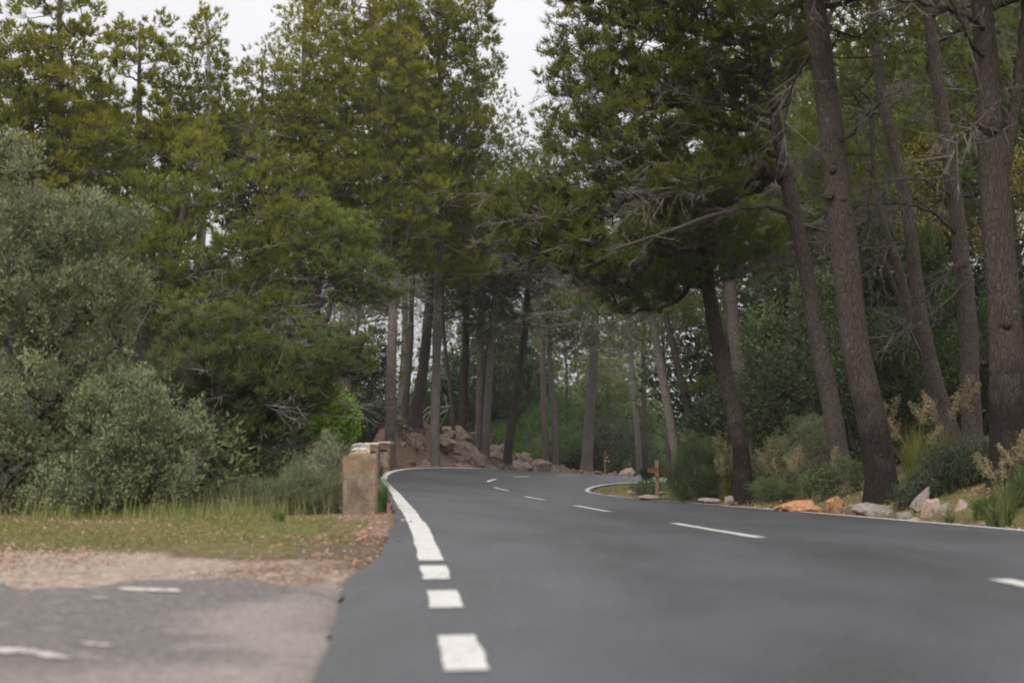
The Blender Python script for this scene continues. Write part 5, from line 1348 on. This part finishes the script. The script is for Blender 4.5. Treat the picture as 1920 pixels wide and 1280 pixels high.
b.add(q.reshape(-1, 3), np.concatenate([np.stack([a+i, a+j, a+k], 1) for i, j, k in ((0, 1, 4), (1, 2, 3), (2, 0, 3), (0, 4, 3), (4, 1, 3))]), 0, np.repeat(g.random(len(p)), 5))
g2, p = scatter(900, 812, 1, 12, 9, 40, lambda x, y, s, la, d, g: (la > 0) & (d > .02) & (d < 1.3))
r = .02*g2.uniform(.4, 2.2, len(p)); q = p[:, None, :] + tet[None]*r[:, None, None]*g2.uniform(.6, 1.3, (len(p), 5, 3)) + np.array([0, 0, .004]); a = np.arange(len(p))*5
b.add(q.reshape(-1, 3), np.concatenate([np.stack([a+i, a+j, a+k], 1) for i, j, k in ((0, 1, 4), (1, 2, 3), (2, 0, 3), (0, 4, 3), (4, 1, 3))]), 0, np.repeat(g2.random(len(p)), 5))
t = NT('gravel_stones'); M['pebble'] = t.done(t.ramp(t.attr(), [(0, (.15, .10, .075)), (.5, (.29, .235, .195)), (1, (.50, .46, .42))]), .9, .2)
tag(obj('gravel', b.mesh('gravel', M['pebble'])), kind='stuff')
b = MB()
def litter(n, seed, x0, x1, y0, y1, ok, size):
    g, p = scatter(n, seed, x0, x1, y0, y1, ok)
    ix, la_, d_ = road_frame(p[:, 0], p[:, 1]); on = d_ < 0
    if on.any():
        hw_ = np.where(la_ < 0, np.linalg.norm((SEL-SC)[ix, :2], axis=1), np.linalg.norm((SER-SC)[ix, :2], axis=1))
        u_ = np.clip(1 + d_/hw_, 0, 1); zr_ = SC[ix, 2] + (np.where(la_ < 0, SEL[ix, 2], SER[ix, 2]) - SC[ix, 2])*u_
        p[on, 2] = zr_[on] - .004
    leaves(b, p + np.array([0, 0, .012]), unit(g.normal(size=p.shape)*np.array([1, 1, .25])), size*g.uniform(.5, 1.4, len(p)), size*.4*g.uniform(.5, 1.2, len(p)), 0, np.clip(g.normal(.45, .25, len(p)), 0, 1), seed)
litter(26000, 821, -8, 0, 7, 14, lambda x, y, s, la, d, g: (la < 0) & (d > .02) & (y > 7.4) & (g.random(len(x)) < sstep(-.5, .5, fbm(x*1.4+9, y*1.4, 3))), .03)
litter(6000, 822, -5, 0, 10, 46, lambda x, y, s, la, d, g: (la < 0) & (d > -.12) & (d < .7), .05)
litter(9000, 823, -8, 7, 46, 75, lambda x, y, s, la, d, g: (la < 0) & (d > .02) & (d < 4), .08)
litter(16000, 824, 0, 12, 8, 46, lambda x, y, s, la, d, g: (la > 0) & (d > -.05) & (d < 2.5), .05)
for px_, D_ in ((1392, 26.3), (1588, 24.6), (1657, 19.5), (1780, 26), (1825, 24), (1896, 17.4), (731, 48.5), (815, 52.2), (951, 62.6), (1099, 75)):  # litter heaped at trunk bases, tinted dark to paint contact shade
    g = rng(int(px_)); c0 = at_ground(px_, D_); n_ = 420; a_ = g.uniform(0, 2*pi, n_); r_ = .22 + np.abs(g.normal(0, .42, n_))
    p = np.stack([c0[0] + np.cos(a_)*r_, c0[1] + np.sin(a_)*r_, np.zeros(n_)], 1)
    p = p[road_frame(p[:, 0], p[:, 1])[2] > .05]; p[:, 2] = gsurf(p[:, 0], p[:, 1]) + .07*np.exp(-(np.hypot(p[:, 0]-c0[0], p[:, 1]-c0[1])/.4)**2)
    leaves(b, p + np.array([0, 0, .012]), unit(g.normal(size=p.shape)*np.array([1, 1, .3])), .07*g.uniform(.5, 1.4, len(p)), .02, 0, np.clip(g.normal(.25, .2, len(p)), 0, 1), int(px_))
tag(obj('leaf_litter', b.mesh('leaf_litter', M['litter'])), kind='stuff')
b = MB()
def cover(n, seed, x0, x1, y0, y1, ok, h, mat):
    g, p = scatter(n, seed, x0, x1, y0, y1, ok)
    w = np.repeat(np.arange(len(p)), 20); rr = h*(.5 + g.random(len(p)))[w]
    o = rsph(g, len(w)); o[:, 2] = np.abs(o[:, 2]); q = p[w] + o*rr[:, None]*np.array([1.2, 1.2, 1])*g.uniform(.3, 1, (len(w), 1))
    leaves(b, q, unit(o + np.array([0, 0, .5]) + g.normal(0, .5, q.shape)), h*.22*g.uniform(.6, 1.3, len(w)), h*.07, mat, np.clip(g.normal(.4, .2, len(w)), 0, 1), seed)
cover(1200, 831, 4, 22, 7, 62, lambda x, y, s, la, d, g: (la > 0) & (d > 1.6) & (g.random(len(x)) < sstep(-.3, .3, fbm(x*.6, y*.6, 3))), .34, 0)
cover(420, 834, 1, 12, 10, 46, lambda x, y, s, la, d, g: (la > 0) & (d > .25) & (d < 2.2), .11, 0)
cover(800, 832, -9, 10, 48, 95, lambda x, y, s, la, d, g: (la < 0) & (d > 2.4) & (g.random(len(x)) < sstep(-.2, .4, fbm(x*.5, y*.5, 3))), .40, 0)
cover(800, 833, -16, -1.2, 15, 48, lambda x, y, s, la, d, g: (la < 0) & (d > 1.2), .30, 1)
tag(obj('undergrowth', b.mesh('undergrowth', [M['shrub'], M['broom']])), kind='stuff')

# ------------------------------------------------------------------ thin mountain haze
X0, X1, Y0, Y1, Z0, Z1 = -1000, 1000, -320, 1400, -60, 110
hz = box_mesh('haze', (X1-X0, Y1-Y0, Z1-Z0), 'plume', ((X0+X1)/2, (Y0+Y1)/2, (Z0+Z1)/2), 0)
hm = bpy.data.materials.new('haze'); hm.use_nodes = True
hn = hm.node_tree.nodes; hn.remove(hn['Principled BSDF'])
pv = hn.new('ShaderNodeVolumePrincipled')
pv.inputs['Color'].default_value = (.90, .93, 1.0, 1)
pv.inputs['Density'].default_value = .00028
pv.inputs['Anisotropy'].default_value = .2
hm.node_tree.links.new(pv.outputs[0], hn['Material Output'].inputs['Volume'])
hz.materials.clear(); hz.materials.append(hm)
tag(obj('haze', hz), kind='stuff')
